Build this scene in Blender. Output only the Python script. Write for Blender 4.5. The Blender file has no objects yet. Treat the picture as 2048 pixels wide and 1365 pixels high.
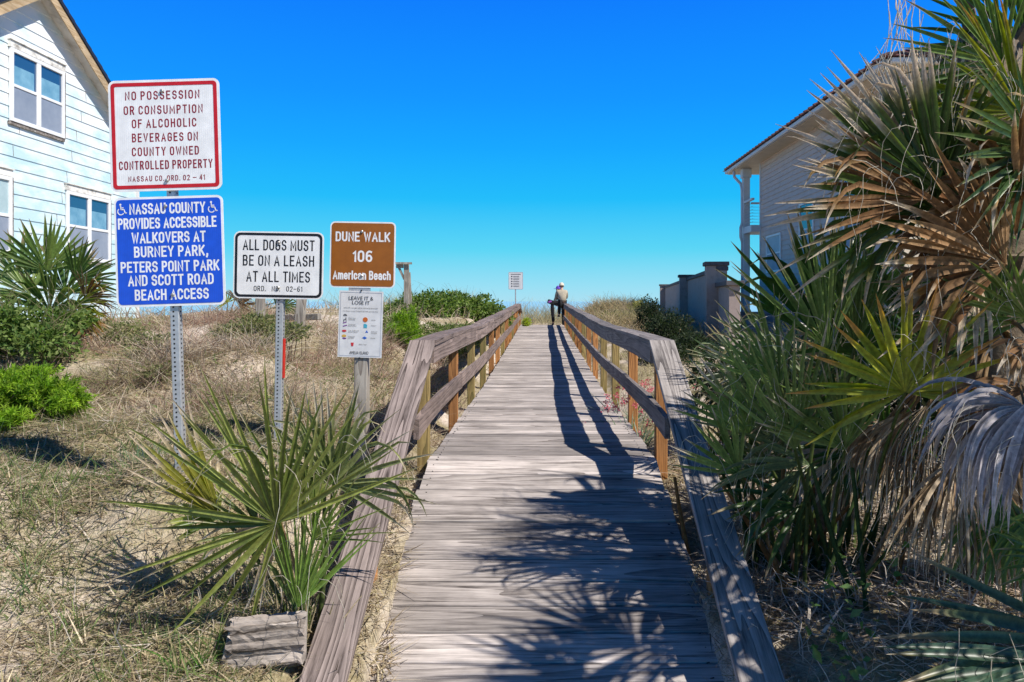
import bpy, bmesh, math, random
import numpy as np
from mathutils import Vector, Matrix, Euler

random.seed(7)
RNG = np.random.default_rng(11)
SC = bpy.context.scene
COL = SC.collection
R_ = math.radians

# ------------------------------------------------------------------ camera, sky, sun, exposure
F = 1500.0; VX, VY = 1084.0, 603.0; EYE = 1.75        # focal length and vanishing point in pixels of the 2048 px photo
cd = bpy.data.cameras.new('camera'); cam = bpy.data.objects.new('camera', cd); COL.objects.link(cam)
cd.sensor_width = 36.0; cd.lens = 36.0 * F / 2048.0
cd.shift_x = -(VX - 1024.0) / 2048.0; cd.shift_y = -(682.5 - VY) / 2048.0
cd.clip_start = 0.05; cd.clip_end = 20000
cam.location = (0, 0, EYE); cam.rotation_euler = (R_(90), 0, 0)
SC.camera = cam

SHX, SHY = -0.75, 0.46                                  # where a point one metre up throws its shadow
to_sun = Vector((-SHX, -SHY, 1.0)).normalized()
SUN_EL = math.asin(to_sun.z); SUN_AZ = math.atan2(to_sun.x, to_sun.y)
W = bpy.data.worlds.new('World'); SC.world = W; W.use_nodes = True
wn = W.node_tree; wn.nodes.clear()
wo = wn.nodes.new('ShaderNodeOutputWorld'); wb = wn.nodes.new('ShaderNodeBackground')
ws = wn.nodes.new('ShaderNodeTexSky'); ws.sky_type = 'NISHITA'; ws.sun_disc = False
ws.sun_elevation = SUN_EL; ws.sun_rotation = SUN_AZ
ws.air_density = 1.0; ws.dust_density = 0.3; ws.ozone_density = 3.0; ws.altitude = 0
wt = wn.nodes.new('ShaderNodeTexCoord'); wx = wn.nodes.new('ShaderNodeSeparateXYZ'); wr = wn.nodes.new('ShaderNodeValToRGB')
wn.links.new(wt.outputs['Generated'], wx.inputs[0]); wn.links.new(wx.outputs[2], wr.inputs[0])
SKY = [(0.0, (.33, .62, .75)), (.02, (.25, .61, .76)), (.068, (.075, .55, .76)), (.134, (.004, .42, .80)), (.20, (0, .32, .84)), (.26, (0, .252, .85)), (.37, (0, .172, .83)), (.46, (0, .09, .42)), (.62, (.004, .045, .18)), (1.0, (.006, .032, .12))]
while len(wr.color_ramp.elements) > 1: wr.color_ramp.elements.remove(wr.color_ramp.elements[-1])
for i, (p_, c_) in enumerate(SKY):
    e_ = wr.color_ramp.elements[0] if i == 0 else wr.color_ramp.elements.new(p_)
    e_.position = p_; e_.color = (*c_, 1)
# the physical sky, tinted towards the deep saturated blue of the photograph
wa = wn.nodes.new('ShaderNodeBackground'); wa.inputs[1].default_value = 0.003
wn.links.new(ws.outputs[0], wa.inputs[0])
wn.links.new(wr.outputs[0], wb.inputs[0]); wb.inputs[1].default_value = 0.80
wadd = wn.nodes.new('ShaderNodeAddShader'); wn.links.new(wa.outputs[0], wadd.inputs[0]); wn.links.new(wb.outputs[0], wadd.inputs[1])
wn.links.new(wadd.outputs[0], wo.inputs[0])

sd = bpy.data.lights.new('sun', 'SUN'); sun = bpy.data.objects.new('sun', sd); COL.objects.link(sun)
sd.energy = 4.6; sd.angle = R_(0.5); sd.color = (1.0, 0.95, 0.86)
sun.location = (20, -14, 30); sun.rotation_euler = (-to_sun).to_track_quat('-Z', 'Y').to_euler()
SC.view_settings.view_transform = 'Standard'; SC.view_settings.look = 'None'
SC.view_settings.gamma = 1.0; SC.view_settings.use_curve_mapping = False
SC.view_settings.exposure = 0.55
SC.render.engine = 'CYCLES'
SC.cycles.max_bounces = 6; SC.cycles.transparent_max_bounces = 8

def P(px, py, y):
    return Vector(((px - VX) / F * y, y, EYE - (py - VY) / F * y))

# ------------------------------------------------------------------ helpers
def link_props(o, label=None, cat=None, group=None, kind=None):
    if label: o['label'] = label
    if cat: o['category'] = cat
    if group: o['group'] = group
    if kind: o['kind'] = kind
    return o

def empty(name, loc, label, cat, group=None, rot=(0, 0, 0)):
    o = bpy.data.objects.new(name, None); COL.objects.link(o)
    o.location = loc; o.rotation_euler = rot; o.empty_display_size = 0.1
    return link_props(o, label, cat, group)

def set_parent(o, parent, world):
    if parent is not None:
        o.parent = parent
        if world:
            o.matrix_parent_inverse = parent.matrix_basis.inverted()

def arr_mesh(name, V, Fq, col=None, mat=None, parent=None, world=True, smooth=False):
    """fast mesh from numpy arrays: V (n,3), Fq (m,4) or (m,3)"""
    me = bpy.data.meshes.new(name)
    V = np.asarray(V, dtype=np.float32).reshape(-1, 3); Fq = np.asarray(Fq, dtype=np.int32)
    m, k = Fq.shape
    me.vertices.add(len(V)); me.vertices.foreach_set('co', V.ravel())
    me.loops.add(m * k); me.loops.foreach_set('vertex_index', Fq.ravel())
    me.polygons.add(m); me.polygons.foreach_set('loop_start', np.arange(0, m * k, k, dtype=np.int32))
    if smooth:
        me.polygons.foreach_set('use_smooth', np.ones(m, dtype=bool))
    me.update(calc_edges=True)
    if col is not None:
        a = me.color_attributes.new('Col', 'FLOAT_COLOR', 'POINT')
        c = np.ones((len(V), 4), dtype=np.float32); c[:, :3] = col
        a.data.foreach_set('color', c.ravel())
    if mat: me.materials.append(mat)
    o = bpy.data.objects.new(name, me); COL.objects.link(o)
    set_parent(o, parent, world)
    return o

class MB:
    """collects boxes, bars, tubes into one mesh; each call may carry a random tint in attribute rnd"""
    def __init__(s): s.v = []; s.f = []; s.r = []; s.mi = []; s.cur = 0
    def add(s, vs, fs, r=None):
        b = len(s.v); s.v += [tuple(v) for v in vs]
        s.f += [tuple(i + b for i in f) for f in fs]
        if r is None: r = random.random()
        s.r += [r] * len(vs); s.mi += [s.cur] * len(fs)
    def box(s, c, size, rot=None, r=None):
        hx, hy, hz = size[0] / 2, size[1] / 2, size[2] / 2
        vs = [Vector((x, y, z)) for x in (-hx, hx) for y in (-hy, hy) for z in (-hz, hz)]
        if rot is not None:
            q = Euler(rot).to_matrix() if not isinstance(rot, Matrix) else rot
            vs = [q @ v for v in vs]
        c = Vector(c); vs = [v + c for v in vs]
        s.add(vs, [(0, 1, 3, 2), (4, 6, 7, 5), (0, 4, 5, 1), (2, 3, 7, 6), (0, 2, 6, 4), (1, 5, 7, 3)], r)
    def bar(s, a, b, w, h, up=(0, 0, 1), r=None):
        a = Vector(a); b = Vector(b); d = (b - a); L = d.length; d.normalize()
        x = d.cross(Vector(up)); x.normalize(); z = x.cross(d)
        vs = []
        for p in (a, b):
            for sx, sz in ((-1, -1), (1, -1), (1, 1), (-1, 1)):
                vs.append(p + x * (sx * w / 2) + z * (sz * h / 2))
        s.add(vs, [(0, 1, 2, 3), (7, 6, 5, 4), (0, 4, 5, 1), (1, 5, 6, 2), (2, 6, 7, 3), (3, 7, 4, 0)], r)
    def sweep(s, pts, w, h, r=None):
        """board following a line of points; pts is the centre of its top face, width along x"""
        vs = []
        for p in pts:
            p = Vector(p)
            vs += [p + Vector((-w / 2, 0, 0)), p + Vector((w / 2, 0, 0)), p + Vector((w / 2, 0, -h)), p + Vector((-w / 2, 0, -h))]
        fs = [(0, 1, 2, 3)]; n = len(pts)
        for i in range(n - 1):
            a = i * 4; b = a + 4
            fs += [(a, b, b + 1, a + 1), (a + 1, b + 1, b + 2, a + 2), (a + 2, b + 2, b + 3, a + 3), (a + 3, b + 3, b, a)]
        e = (n - 1) * 4; fs.append((e + 3, e + 2, e + 1, e))
        s.add(vs, fs, r)
    def tube(s, pts, rad, n=8, cap=True, r=None):
        pts = [Vector(p) for p in pts]
        if not hasattr(rad, '__len__'): rad = [rad] * len(pts)
        vs = []; up = Vector((0.13, 0.21, 1))
        for i, p in enumerate(pts):
            d = (pts[min(i + 1, len(pts) - 1)] - pts[max(i - 1, 0)])
            if d.length < 1e-9: d = Vector((0, 0, 1))
            d.normalize()
            u = up if abs(d.dot(up.normalized())) < 0.95 else Vector((1, 0.1, 0))
            x = d.cross(u).normalized(); y = d.cross(x)
            for k in range(n):
                a = 2 * math.pi * k / n
                vs.append(p + (x * math.cos(a) + y * math.sin(a)) * rad[i])
        fs = []
        for i in range(len(pts) - 1):
            for k in range(n):
                fs.append((i * n + k, i * n + (k + 1) % n, (i + 1) * n + (k + 1) % n, (i + 1) * n + k))
        if cap:
            fs.append(tuple(range(n))[::-1]); fs.append(tuple((len(pts) - 1) * n + k for k in range(n)))
        s.add(vs, fs, r)
    def prism(s, poly, y0, y1, r=None):
        """outline in (x,z) pushed from y0 to y1"""
        n = len(poly)
        vs = [(x, y0, z) for x, z in poly] + [(x, y1, z) for x, z in poly]
        fs = [tuple(range(n)), tuple(range(2 * n - 1, n - 1, -1))]
        fs += [(i + n, (i + 1) % n + n, (i + 1) % n, i) for i in range(n)]
        s.add(vs, fs, r)
    def ring(s, outer, inner, y0, y1, r=None):
        n = len(outer)
        vs = [(x, y0, z) for x, z in outer] + [(x, y0, z) for x, z in inner] + [(x, y1, z) for x, z in outer] + [(x, y1, z) for x, z in inner]
        fs = []
        for i in range(n):
            j = (i + 1) % n
            fs += [(i, j, n + j, n + i), (2 * n + i, 3 * n + i, 3 * n + j, 2 * n + j), (i, 2 * n + i, 2 * n + j, j), (n + i, n + j, 3 * n + j, 3 * n + i)]
        s.add(vs, fs, r)
    def build(s, name, mat, parent=None, world=True, bevel=0, smooth=False):
        me = bpy.data.meshes.new(name); me.from_pydata(s.v, [], s.f)
        mats = mat if isinstance(mat, (list, tuple)) else [mat]
        for m in mats: me.materials.append(m)
        me.polygons.foreach_set('material_index', s.mi)
        a = me.attributes.new('rnd', 'FLOAT', 'POINT'); a.data.foreach_set('value', s.r)
        bm = bmesh.new(); bm.from_mesh(me); bmesh.ops.recalc_face_normals(bm, faces=bm.faces); bm.to_mesh(me); bm.free()
        if smooth: me.polygons.foreach_set('use_smooth', [True] * len(me.polygons))
        me.update()
        o = bpy.data.objects.new(name, me); COL.objects.link(o)
        set_parent(o, parent, world)
        if bevel:
            b = o.modifiers.new('bevel', 'BEVEL'); b.width = bevel; b.segments = 1; b.limit_method = 'ANGLE'
        return o

def copy_tree(o, parent=None):
    c = o.copy(); COL.objects.link(c)
    if parent is not None:
        c.parent = parent
    for ch in [x for x in bpy.data.objects if x.parent == o]:
        copy_tree(ch, c)
    return c

# ------------------------------------------------------------------ materials
def nd(nt, typ, ins=None, **props):
    n = nt.nodes.new(typ)
    for k, v in props.items(): setattr(n, k, v)
    for k, v in (ins or {}).items():
        s = n.inputs[k]
        if isinstance(v, bpy.types.NodeSocket): nt.links.new(v, s)
        else: s.default_value = v
    return n

def c4(c): return (c[0], c[1], c[2], 1.0)

def base_mat(name, color=(.5, .5, .5), rough=.6, metal=0.0, spec=.5):
    m = bpy.data.materials.new(name); m.use_nodes = True
    b = m.node_tree.nodes['Principled BSDF']
    b.inputs['Base Color'].default_value = c4(color); b.inputs['Roughness'].default_value = rough
    b.inputs['Metallic'].default_value = metal; b.inputs['Specular IOR Level'].default_value = spec
    return m, m.node_tree, b

def mix(nt, f, a, b, mode='MIX'):
    n = nt.nodes.new('ShaderNodeMix'); n.data_type = 'RGBA'; n.blend_type = mode
    for s, v in ((n.inputs[0], f), (n.inputs[6], a), (n.inputs[7], b)):
        if isinstance(v, bpy.types.NodeSocket): nt.links.new(v, s)
        elif s.type == 'RGBA': s.default_value = c4(v) if len(v) == 3 else v
        else: s.default_value = v
    return n.outputs[2]

def ramp(nt, f, stops):
    r = nt.nodes.new('ShaderNodeValToRGB'); e = r.color_ramp.elements
    while len(e) > 1: e.remove(e[-1])
    for i, (p, c) in enumerate(stops):
        if i == 0: e[0].position = p; e[0].color = c4(c)
        else: x = e.new(p); x.color = c4(c)
    nt.links.new(f, r.inputs[0]); return r.outputs[0]

def bump(nt, b, h, strength=.5, dist=.01):
    n = nd(nt, 'ShaderNodeBump', {'Height': h, 'Strength': strength, 'Distance': dist})
    nt.links.new(n.outputs[0], b.inputs['Normal'])

def coords(nt, scale, rnd=True, off=9.0):
    tc = nd(nt, 'ShaderNodeTexCoord')
    v = tc.outputs['Object']
    if rnd:
        at = nd(nt, 'ShaderNodeAttribute', attribute_name='rnd')
        sc = nd(nt, 'ShaderNodeVectorMath', {0: at.outputs['Vector'], 1: (off, off * 1.7, off * 2.3)}, operation='MULTIPLY')
        v = nd(nt, 'ShaderNodeVectorMath', {0: v, 1: sc.outputs[0]}, operation='ADD').outputs[0]
    return nd(nt, 'ShaderNodeMapping', {'Vector': v, 'Scale': scale}).outputs[0], v

def wood(name, axis, light, dark, stain=None, vary=.35, ringscale=16, rough=.85, bumpd=.004, streak=.05, ringstretch=.10, ringw=.34, finescale=120.0):
    """weathered board: grain runs along axis"""
    m, nt, b = base_mat(name, light, rough, spec=.25)
    s1 = [1.0, 1.0, 1.0]; s1[axis] = streak
    s2 = [1.0, 1.0, 1.0]; s2[axis] = ringstretch
    v1, raw = coords(nt, s1)
    fine = nd(nt, 'ShaderNodeTexNoise', {'Vector': v1, 'Scale': finescale, 'Detail': 5.0, 'Roughness': .68})
    v2 = nd(nt, 'ShaderNodeMapping', {'Vector': raw, 'Scale': s2}).outputs[0]
    warp = nd(nt, 'ShaderNodeTexNoise', {'Vector': v2, 'Scale': 4.0, 'Detail': 2.0, 'Roughness': .5})
    rings = nd(nt, 'ShaderNodeMath', {0: warp.outputs[0], 1: float(ringscale)}, operation='MULTIPLY')
    ring = nd(nt, 'ShaderNodeMath', {0: rings.outputs[0]}, operation='FRACT')
    grain = nd(nt, 'ShaderNodeMath', {0: fine.outputs[0], 1: .96 - ringw}, operation='MULTIPLY')
    gsum = nd(nt, 'ShaderNodeMath', {0: ring.outputs[0], 1: ringw, 2: grain.outputs[0]}, operation='MULTIPLY_ADD')
    col = ramp(nt, gsum.outputs[0], [(.26, dark), (.42, [a * .55 + c * .45 for a, c in zip(light, dark)]), (.62, light), (.85, [min(1, a * 1.18) for a in light])])
    at = nd(nt, 'ShaderNodeAttribute', attribute_name='rnd')
    per = nd(nt, 'ShaderNodeMapRange', {'Value': at.outputs['Fac'], 'To Min': 1 - vary, 'To Max': 1 + vary * .5})
    blot = nd(nt, 'ShaderNodeTexNoise', {'Vector': raw, 'Scale': 2.3, 'Detail': 4.0, 'Roughness': .6})
    bl = nd(nt, 'ShaderNodeMapRange', {'Value': blot.outputs[0], 'From Min': .3, 'From Max': .7, 'To Min': .68, 'To Max': 1.12})
    tot = nd(nt, 'ShaderNodeMath', {0: per.outputs[0], 1: bl.outputs[0]}, operation='MULTIPLY')
    col = mix(nt, 1.0, col, nd(nt, 'ShaderNodeCombineColor', {0: tot.outputs[0], 1: tot.outputs[0], 2: tot.outputs[0]}).outputs[0], 'MULTIPLY')
    if stain:
        sn = nd(nt, 'ShaderNodeTexNoise', {'Vector': v1, 'Scale': 22.0, 'Detail': 3.0})
        sf = nd(nt, 'ShaderNodeMapRange', {'Value': sn.outputs[0], 'From Min': .45, 'From Max': .68, 'To Max': .75})
        col = mix(nt, sf.outputs[0], col, stain)
    nt.links.new(col, b.inputs['Base Color'])
    bump(nt, b, gsum.outputs[0], .55, bumpd)
    return m

def noisy(name, c1, c2, scale=8, rough=.8, bumps=.0, dist=.01, detail=6, metal=0, spec=.4, c3=None):
    m, nt, b = base_mat(name, c1, rough, metal, spec)
    tc = nd(nt, 'ShaderNodeTexCoord')
    n = nd(nt, 'ShaderNodeTexNoise', {'Vector': tc.outputs['Object'], 'Scale': float(scale), 'Detail': float(detail), 'Roughness': .65})
    st = [(.3, c1), (.68, c2)]
    if c3: st = [(.28, c1), (.5, c2), (.72, c3)]
    nt.links.new(ramp(nt, n.outputs[0], st), b.inputs['Base Color'])
    if bumps: bump(nt, b, n.outputs[0], bumps, dist)
    return m

def leafmat(name, trans=.35, rough=.45, spec=.35):
    m = bpy.data.materials.new(name); m.use_nodes = True; nt = m.node_tree; nt.nodes.clear()
    at = nd(nt, 'ShaderNodeAttribute', attribute_name='Col')
    b = nd(nt, 'ShaderNodeBsdfPrincipled', {'Base Color': at.outputs['Color'], 'Roughness': rough, 'Specular IOR Level': spec})
    tc = nd(nt, 'ShaderNodeTexCoord')
    n1 = nd(nt, 'ShaderNodeTexNoise', {'Vector': tc.outputs['Object'], 'Scale': 38.0, 'Detail': 4.0, 'Roughness': .7})
    f1 = nd(nt, 'ShaderNodeMapRange', {'Value': n1.outputs[0], 'From Min': .3, 'From Max': .7, 'To Min': .62, 'To Max': 1.32})
    n2 = nd(nt, 'ShaderNodeTexNoise', {'Vector': tc.outputs['Object'], 'Scale': 150.0, 'Detail': 2.0})
    f2 = nd(nt, 'ShaderNodeMapRange', {'Value': n2.outputs[0], 'From Min': .66, 'From Max': .74, 'To Min': 0.0, 'To Max': .55})
    sc = nd(nt, 'ShaderNodeVectorMath', {0: at.outputs['Color'], 'Scale': f1.outputs[0]}, operation='SCALE')
    col = mix(nt, f2.outputs[0], sc.outputs[0], (.16, .11, .055))
    nt.links.new(col, b.inputs['Base Color'])
    br = nd(nt, 'ShaderNodeHueSaturation', {'Color': col, 'Saturation': 1.15, 'Value': 1.5})
    t = nd(nt, 'ShaderNodeBsdfTranslucent', {'Color': br.outputs[0]})
    mx = nd(nt, 'ShaderNodeMixShader', {0: trans, 1: b.outputs[0], 2: t.outputs[0]})
    o = nd(nt, 'ShaderNodeOutputMaterial', {'Surface': mx.outputs[0]})
    return m

M = {}
M['deck'] = wood('deck wood', 0, (.56, .495, .46), (.05, .038, .034), vary=.42, ringscale=15, streak=.045, ringstretch=.05, ringw=.20, finescale=85.0)
M['rail'] = wood('rail wood', 1, (.31, .235, .21), (.055, .038, .033), vary=.2, ringscale=14, ringstretch=.035, ringw=.24, streak=.03)
M['railgrey'] = wood('grey rail wood', 1, (.26, .225, .215), (.06, .052, .052), vary=.2, ringscale=14, ringstretch=.035, ringw=.22, streak=.03)
M['slope'] = wood('sloping rail wood', 1, (.33, .265, .245), (.055, .04, .036), vary=.15, ringscale=26, ringstretch=.055, ringw=.36)
M['slopegrey'] = wood('grey sloping rail wood', 1, (.40, .36, .34), (.09, .078, .075), vary=.15, ringscale=24, ringstretch=.05, ringw=.34)
M['post_orange'] = wood('orange post wood', 2, (.56, .26, .095), (.17, .065, .022), vary=.3, ringscale=28)
M['post_green'] = wood('greenish post wood', 2, (.42, .30, .12), (.13, .09, .035), stain=(.16, .15, .05), vary=.25, ringscale=22)
M['post_grey'] = wood('grey post wood', 2, (.42, .38, .33), (.16, .13, .11), vary=.15, ringscale=18)
M['log'] = wood('log wood', 0, (.50, .43, .38), (.022, .016, .012), vary=.3, ringscale=8, bumpd=.03, streak=.12, ringstretch=.12, ringw=.3, finescale=40.0)
M['leaf'] = leafmat('leaf', .42, .36, .5)
M['soft'] = leafmat('soft leaf', .40, .6, .25)
M['dry'] = leafmat('dry blade', .28, .8, .15)

def sand_mat():
    m, nt, b = base_mat('sand', (.5, .42, .33), .95, spec=.15)
    tc = nd(nt, 'ShaderNodeTexCoord'); v = tc.outputs['Object']
    n1 = nd(nt, 'ShaderNodeTexNoise', {'Vector': v, 'Scale': .9, 'Detail': 5.0, 'Roughness': .6})
    n2 = nd(nt, 'ShaderNodeTexNoise', {'Vector': v, 'Scale': 26.0, 'Detail': 8.0, 'Roughness': .75})
    n3 = nd(nt, 'ShaderNodeTexVoronoi', {'Vector': v, 'Scale': 55.0}, feature='DISTANCE_TO_EDGE')
    sand = ramp(nt, n2.outputs[0], [(.3, (.40, .32, .26)), (.55, (.62, .53, .45)), (.75, (.70, .62, .54))])
    thatch = ramp(nt, n2.outputs[0], [(.33, (.11, .085, .05)), (.5, (.29, .24, .14)), (.68, (.46, .39, .26))])
    f = nd(nt, 'ShaderNodeMapRange', {'Value': n1.outputs[0], 'From Min': .40, 'From Max': .56})
    col = mix(nt, f.outputs[0], sand, thatch)
    nt.links.new(col, b.inputs['Base Color'])
    hs = nd(nt, 'ShaderNodeMath', {0: n2.outputs[0], 1: n3.outputs[0]}, operation='ADD')
    bump(nt, b, hs.outputs[0], .7, .02)
    return m
M['sand'] = sand_mat()

def sign_mat(name, col, rib=None):
    m, nt, b = base_mat(name, col, .38, spec=.4)
    tc = nd(nt, 'ShaderNodeTexCoord')
    n = nd(nt, 'ShaderNodeTexNoise', {'Vector': tc.outputs['Object'], 'Scale': 14.0, 'Detail': 5.0})
    f = nd(nt, 'ShaderNodeMapRange', {'Value': n.outputs[0], 'From Min': .3, 'From Max': .7, 'To Min': .86, 'To Max': 1.05})
    fac = f.outputs[0]
    if rib:
        w = nd(nt, 'ShaderNodeTexWave', {'Vector': tc.outputs['Object'], 'Scale': float(rib)}, wave_type='BANDS', bands_direction='X')
        r2 = nd(nt, 'ShaderNodeMapRange', {'Value': w.outputs['Fac'], 'To Min': .95, 'To Max': 1.02})
        fac = nd(nt, 'ShaderNodeMath', {0: fac, 1: r2.outputs[0]}, operation='MULTIPLY').outputs[0]
    g = nd(nt, 'ShaderNodeCombineColor', {0: fac, 1: fac, 2: fac}).outputs[0]
    nt.links.new(mix(nt, 1.0, col, g, 'MULTIPLY'), b.inputs['Base Color'])
    return m
M['white'] = sign_mat('sign white', (.82, .82, .83), 28)
M['poster'] = sign_mat('poster white', (.66, .66, .68))
M['blue'] = sign_mat('sign blue', (.012, .085, .62), 30)
M['brown'] = sign_mat('sign brown', (.30, .095, .008))
M['red'] = sign_mat('sign red', (.52, .012, .016))
M['darkred'] = sign_mat('lettering red', (.26, .012, .022))
M['black'] = sign_mat('sign black', (.010, .010, .014))
M['letterwhite'] = sign_mat('lettering white', (.82, .82, .84))
M['galv'] = noisy('galvanized steel', (.42, .43, .45), (.56, .57, .59), 30, .42, metal=.55)
M['hole'] = base_mat('dark hole', (.012, .012, .014), .9)[0]
M['bolt'] = noisy('bolt metal', (.28, .26, .24), (.5, .48, .46), 60, .4, metal=.7)
M['reflector'] = sign_mat('red reflector', (.55, .025, .012))
def flat(name, c, rough=.7): 
    return noisy(name, [x * .85 for x in c], [min(1, x * 1.1) for x in c], 12, rough)

def siding_mat():
    m, nt, b = base_mat('pale blue siding paint', (.6, .7, .75), .6, spec=.3)
    tc = nd(nt, 'ShaderNodeTexCoord'); v = tc.outputs['Object']
    st = nd(nt, 'ShaderNodeMapping', {'Vector': v, 'Scale': (1, 1.0, 2.2)}).outputs[0]
    n1 = nd(nt, 'ShaderNodeTexNoise', {'Vector': st, 'Scale': 1.5, 'Detail': 6.0, 'Roughness': .62})
    n2 = nd(nt, 'ShaderNodeTexNoise', {'Vector': v, 'Scale': 40.0, 'Detail': 4.0})
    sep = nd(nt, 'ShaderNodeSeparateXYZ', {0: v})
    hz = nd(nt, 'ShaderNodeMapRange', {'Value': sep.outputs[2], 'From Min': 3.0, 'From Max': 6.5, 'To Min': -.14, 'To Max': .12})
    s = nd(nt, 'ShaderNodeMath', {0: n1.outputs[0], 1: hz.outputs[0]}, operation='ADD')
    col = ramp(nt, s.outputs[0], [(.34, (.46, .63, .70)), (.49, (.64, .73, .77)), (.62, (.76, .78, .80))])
    nt.links.new(col, b.inputs['Base Color'])
    bump(nt, b, n2.outputs[0], .15, .004)
    return m
M['siding'] = siding_mat()
M['trim'] = noisy('white trim paint', (.55, .53, .50), (.74, .73, .72), 9, .55, .2, .003)
M['oldtrim'] = noisy('peeling trim paint', (.24, .21, .18), (.72, .70, .66), 7, .75, .5, .006, c3=(.78, .77, .75))
M['rot'] = noisy('rotten trim', (.05, .045, .04), (.20, .17, .15), 22, .9, .6, .01, c3=(.50, .47, .43))
M['vinyl'] = noisy('window frame white', (.70, .70, .71), (.78, .78, .79), 4, .4)
M['soffit'] = noisy('soffit paint', (.33, .30, .27), (.60, .57, .54), 3.5, .8, .3, .004, c3=(.66, .63, .60))
M['newwood'] = wood('new fascia wood', 1, (.56, .42, .27), (.38, .25, .13), vary=.1, ringscale=12)
M['drip'] = flat('dark drip edge', (.018, .02, .035), .5)
M['shingle'] = noisy('grey shingles', (.20, .17, .17), (.38, .34, .34), 14, .9, .5, .01)
def glass(name, col, rough=.06, spec=.9):
    m, nt, b = base_mat(name, col, rough, 0, spec)
    return m
M['glass'] = glass('blue window glass', (.02, .075, .17))
M['screen'] = noisy('window screen', (.20, .24, .32), (.27, .31, .39), 3, .55)
M['blind'] = noisy('window blind', (.30, .42, .46), (.40, .52, .56), 5, .6)
M['curtain'] = noisy('pale curtain', (.08, .24, .38), (.20, .40, .54), 4, .6)
M['shingle_red'] = noisy('red brown roof', (.075, .028, .024), (.13, .048, .04), 6, .6, .2)
M['greysiding'] = noisy('grey siding paint', (.52, .40, .345), (.60, .48, .42), 3, .65)
M['greytrim'] = noisy('grey white trim', (.56, .55, .56), (.64, .63, .64), 5, .5)
M['beige'] = noisy('beige soffit paint', (.56, .47, .35), (.66, .56, .43), 4, .65)
M['concrete'] = noisy('concrete block', (.25, .185, .16), (.37, .285, .25), 5, .9, .4, .01, c3=(.31, .24, .21))
M['coping'] = noisy('dark coping', (.06, .055, .06), (.13, .115, .115), 9, .85, .3)
M['cable'] = flat('steel cable', (.3, .3, .32), .4)

# ------------------------------------------------------------------ ground
PROFILE = [(2.0, -.353), (5.55, .57), (7.4, .555), (10.5, .515), (15.0, .575), (21.8, .675), (29.6, .82), (33.0, .35)]
PY = np.array([p[0] for p in PROFILE]); PZ = np.array([p[1] for p in PROFILE])
def deck_z(y): return float(np.interp(y, PY, PZ))

CP = np.array([
    # left, near to far
    (-2.2, 1.5, -.05), (-1.2, 1.5, -.1), (-2.1, 2.95, .22), (-3.2, 2.6, .18), (-1.2, 3.0, .20), (-1.2, 3.25, .22), (-1.15, 3.5, .27), (-1.4, 3.0, .25), (-1.45, 3.4, .36), (-2.05, 4.3, .84), (-1.5, 4.4, .62), (-3.2, 4.3, .78), (-5, 4.0, .75),
    (-1.0, 2.6, -.12), (-1.0, 3.4, .08), (-.98, 4.2, .25), (-.98, 5.0, .36), (-.98, 5.9, .42), (-.98, 7.5, .30), (-1.1, 9.5, .30),
    (-1.8, 5.1, .80), (-1.35, 5.3, .62), (-3.2, 5.6, .84), (-5.5, 6.0, .95), (-2.4, 6.5, .95), (-1.7, 7.0, .66), (-2.0, 8.5, .90), (-3.4, 8.0, 1.24), (-5.5, 8.5, 1.22),
    (-8.6, 10, 1.3), (-8.6, 14, 1.42), (-6.5, 12, 1.35), (-4.2, 11.5, 1.46), (-2.8, 11, 1.20), (-1.6, 12.5, .65), (-3.0, 15, 1.46), (-5, 16, 1.5), (-7, 20, 1.55),
    (-1.5, 16, .7), (-2.2, 18.5, 1.35), (-3.6, 20, 1.6), (-1.6, 22, 1.0), (-2.6, 25, 1.65), (-1.5, 28, 1.0), (-4, 30, 1.4), (-8, 28, 1.5), (-14, 15, 1.4), (-14, 5, 1.0), (-12, 0, .5), (-5, 0, 0),
    # under the walk
    (0, 1.5, -.5), (0, 3.5, -.2), (0, 5, 0), (0, 7, .1), (0, 10, .1), (0, 15, .2), (0, 22, .35), (0, 28, .5), (0, 31, .5),
    # right
    (1.3, 1.5, -.05), (2.4, 1.8, .1), (1.1, 2.8, .02), (1.0, 4.0, .18), (1.7, 3.3, .24), (2.6, 3.2, .33), (1.05, 5.5, .36), (1.5, 6.4, .44), (2.8, 5.0, .48), (1.3, 8, .42), (2.2, 9, .55), (4.5, 6, .6),
    (2.0, 13, .68), (3.5, 14, .75), (4.6, 18.6, .80), (6, 24, .9), (1.3, 18, .75), (2.4, 21, 1.15), (1.4, 25, 1.05), (2.6, 27, 1.5), (4.2, 27, 1.2), (3.2, 31, 1.4), (7.5, 20, 1.0), (7.5, 12, .8), (10, 30, 1.3), (14, 10, .7), (12, 0, .2), (5, 0, 0),
    # beyond the crest, falling to the beach
    (-3, 36, .95), (0, 34, .74), (0, 36, .92), (3, 36, .95), (-12, 38, .8), (12, 38, .8), (7, 44, .9), (5.5, 38, 1.0), (0, 45, -.8), (-14, 46, -.8), (14, 46, -.8), (0, 60, -2.2), (-25, 60, -2.2), (25, 60, -2.2), (0, 75, -3.0), (-40, 40, .8), (40, 40, .8), (-40, 5, .8), (40, 5, .8), (0, -20, 0), (-40, 75, -3), (40, 75, -3), (-40, -20, .2), (40, -20, .2)
], dtype=np.float64)

_LAT = np.random.default_rng(3).random((256, 256))
def vnoise(x, y):
    xi = np.floor(x).astype(int); yi = np.floor(y).astype(int); fx = x - xi; fy = y - yi
    fx = fx * fx * (3 - 2 * fx); fy = fy * fy * (3 - 2 * fy)
    g = lambda a, b: _LAT[a & 255, b & 255]
    return (g(xi, yi) * (1 - fx) + g(xi + 1, yi) * fx) * (1 - fy) + (g(xi, yi + 1) * (1 - fx) + g(xi + 1, yi + 1) * fx) * fy

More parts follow.
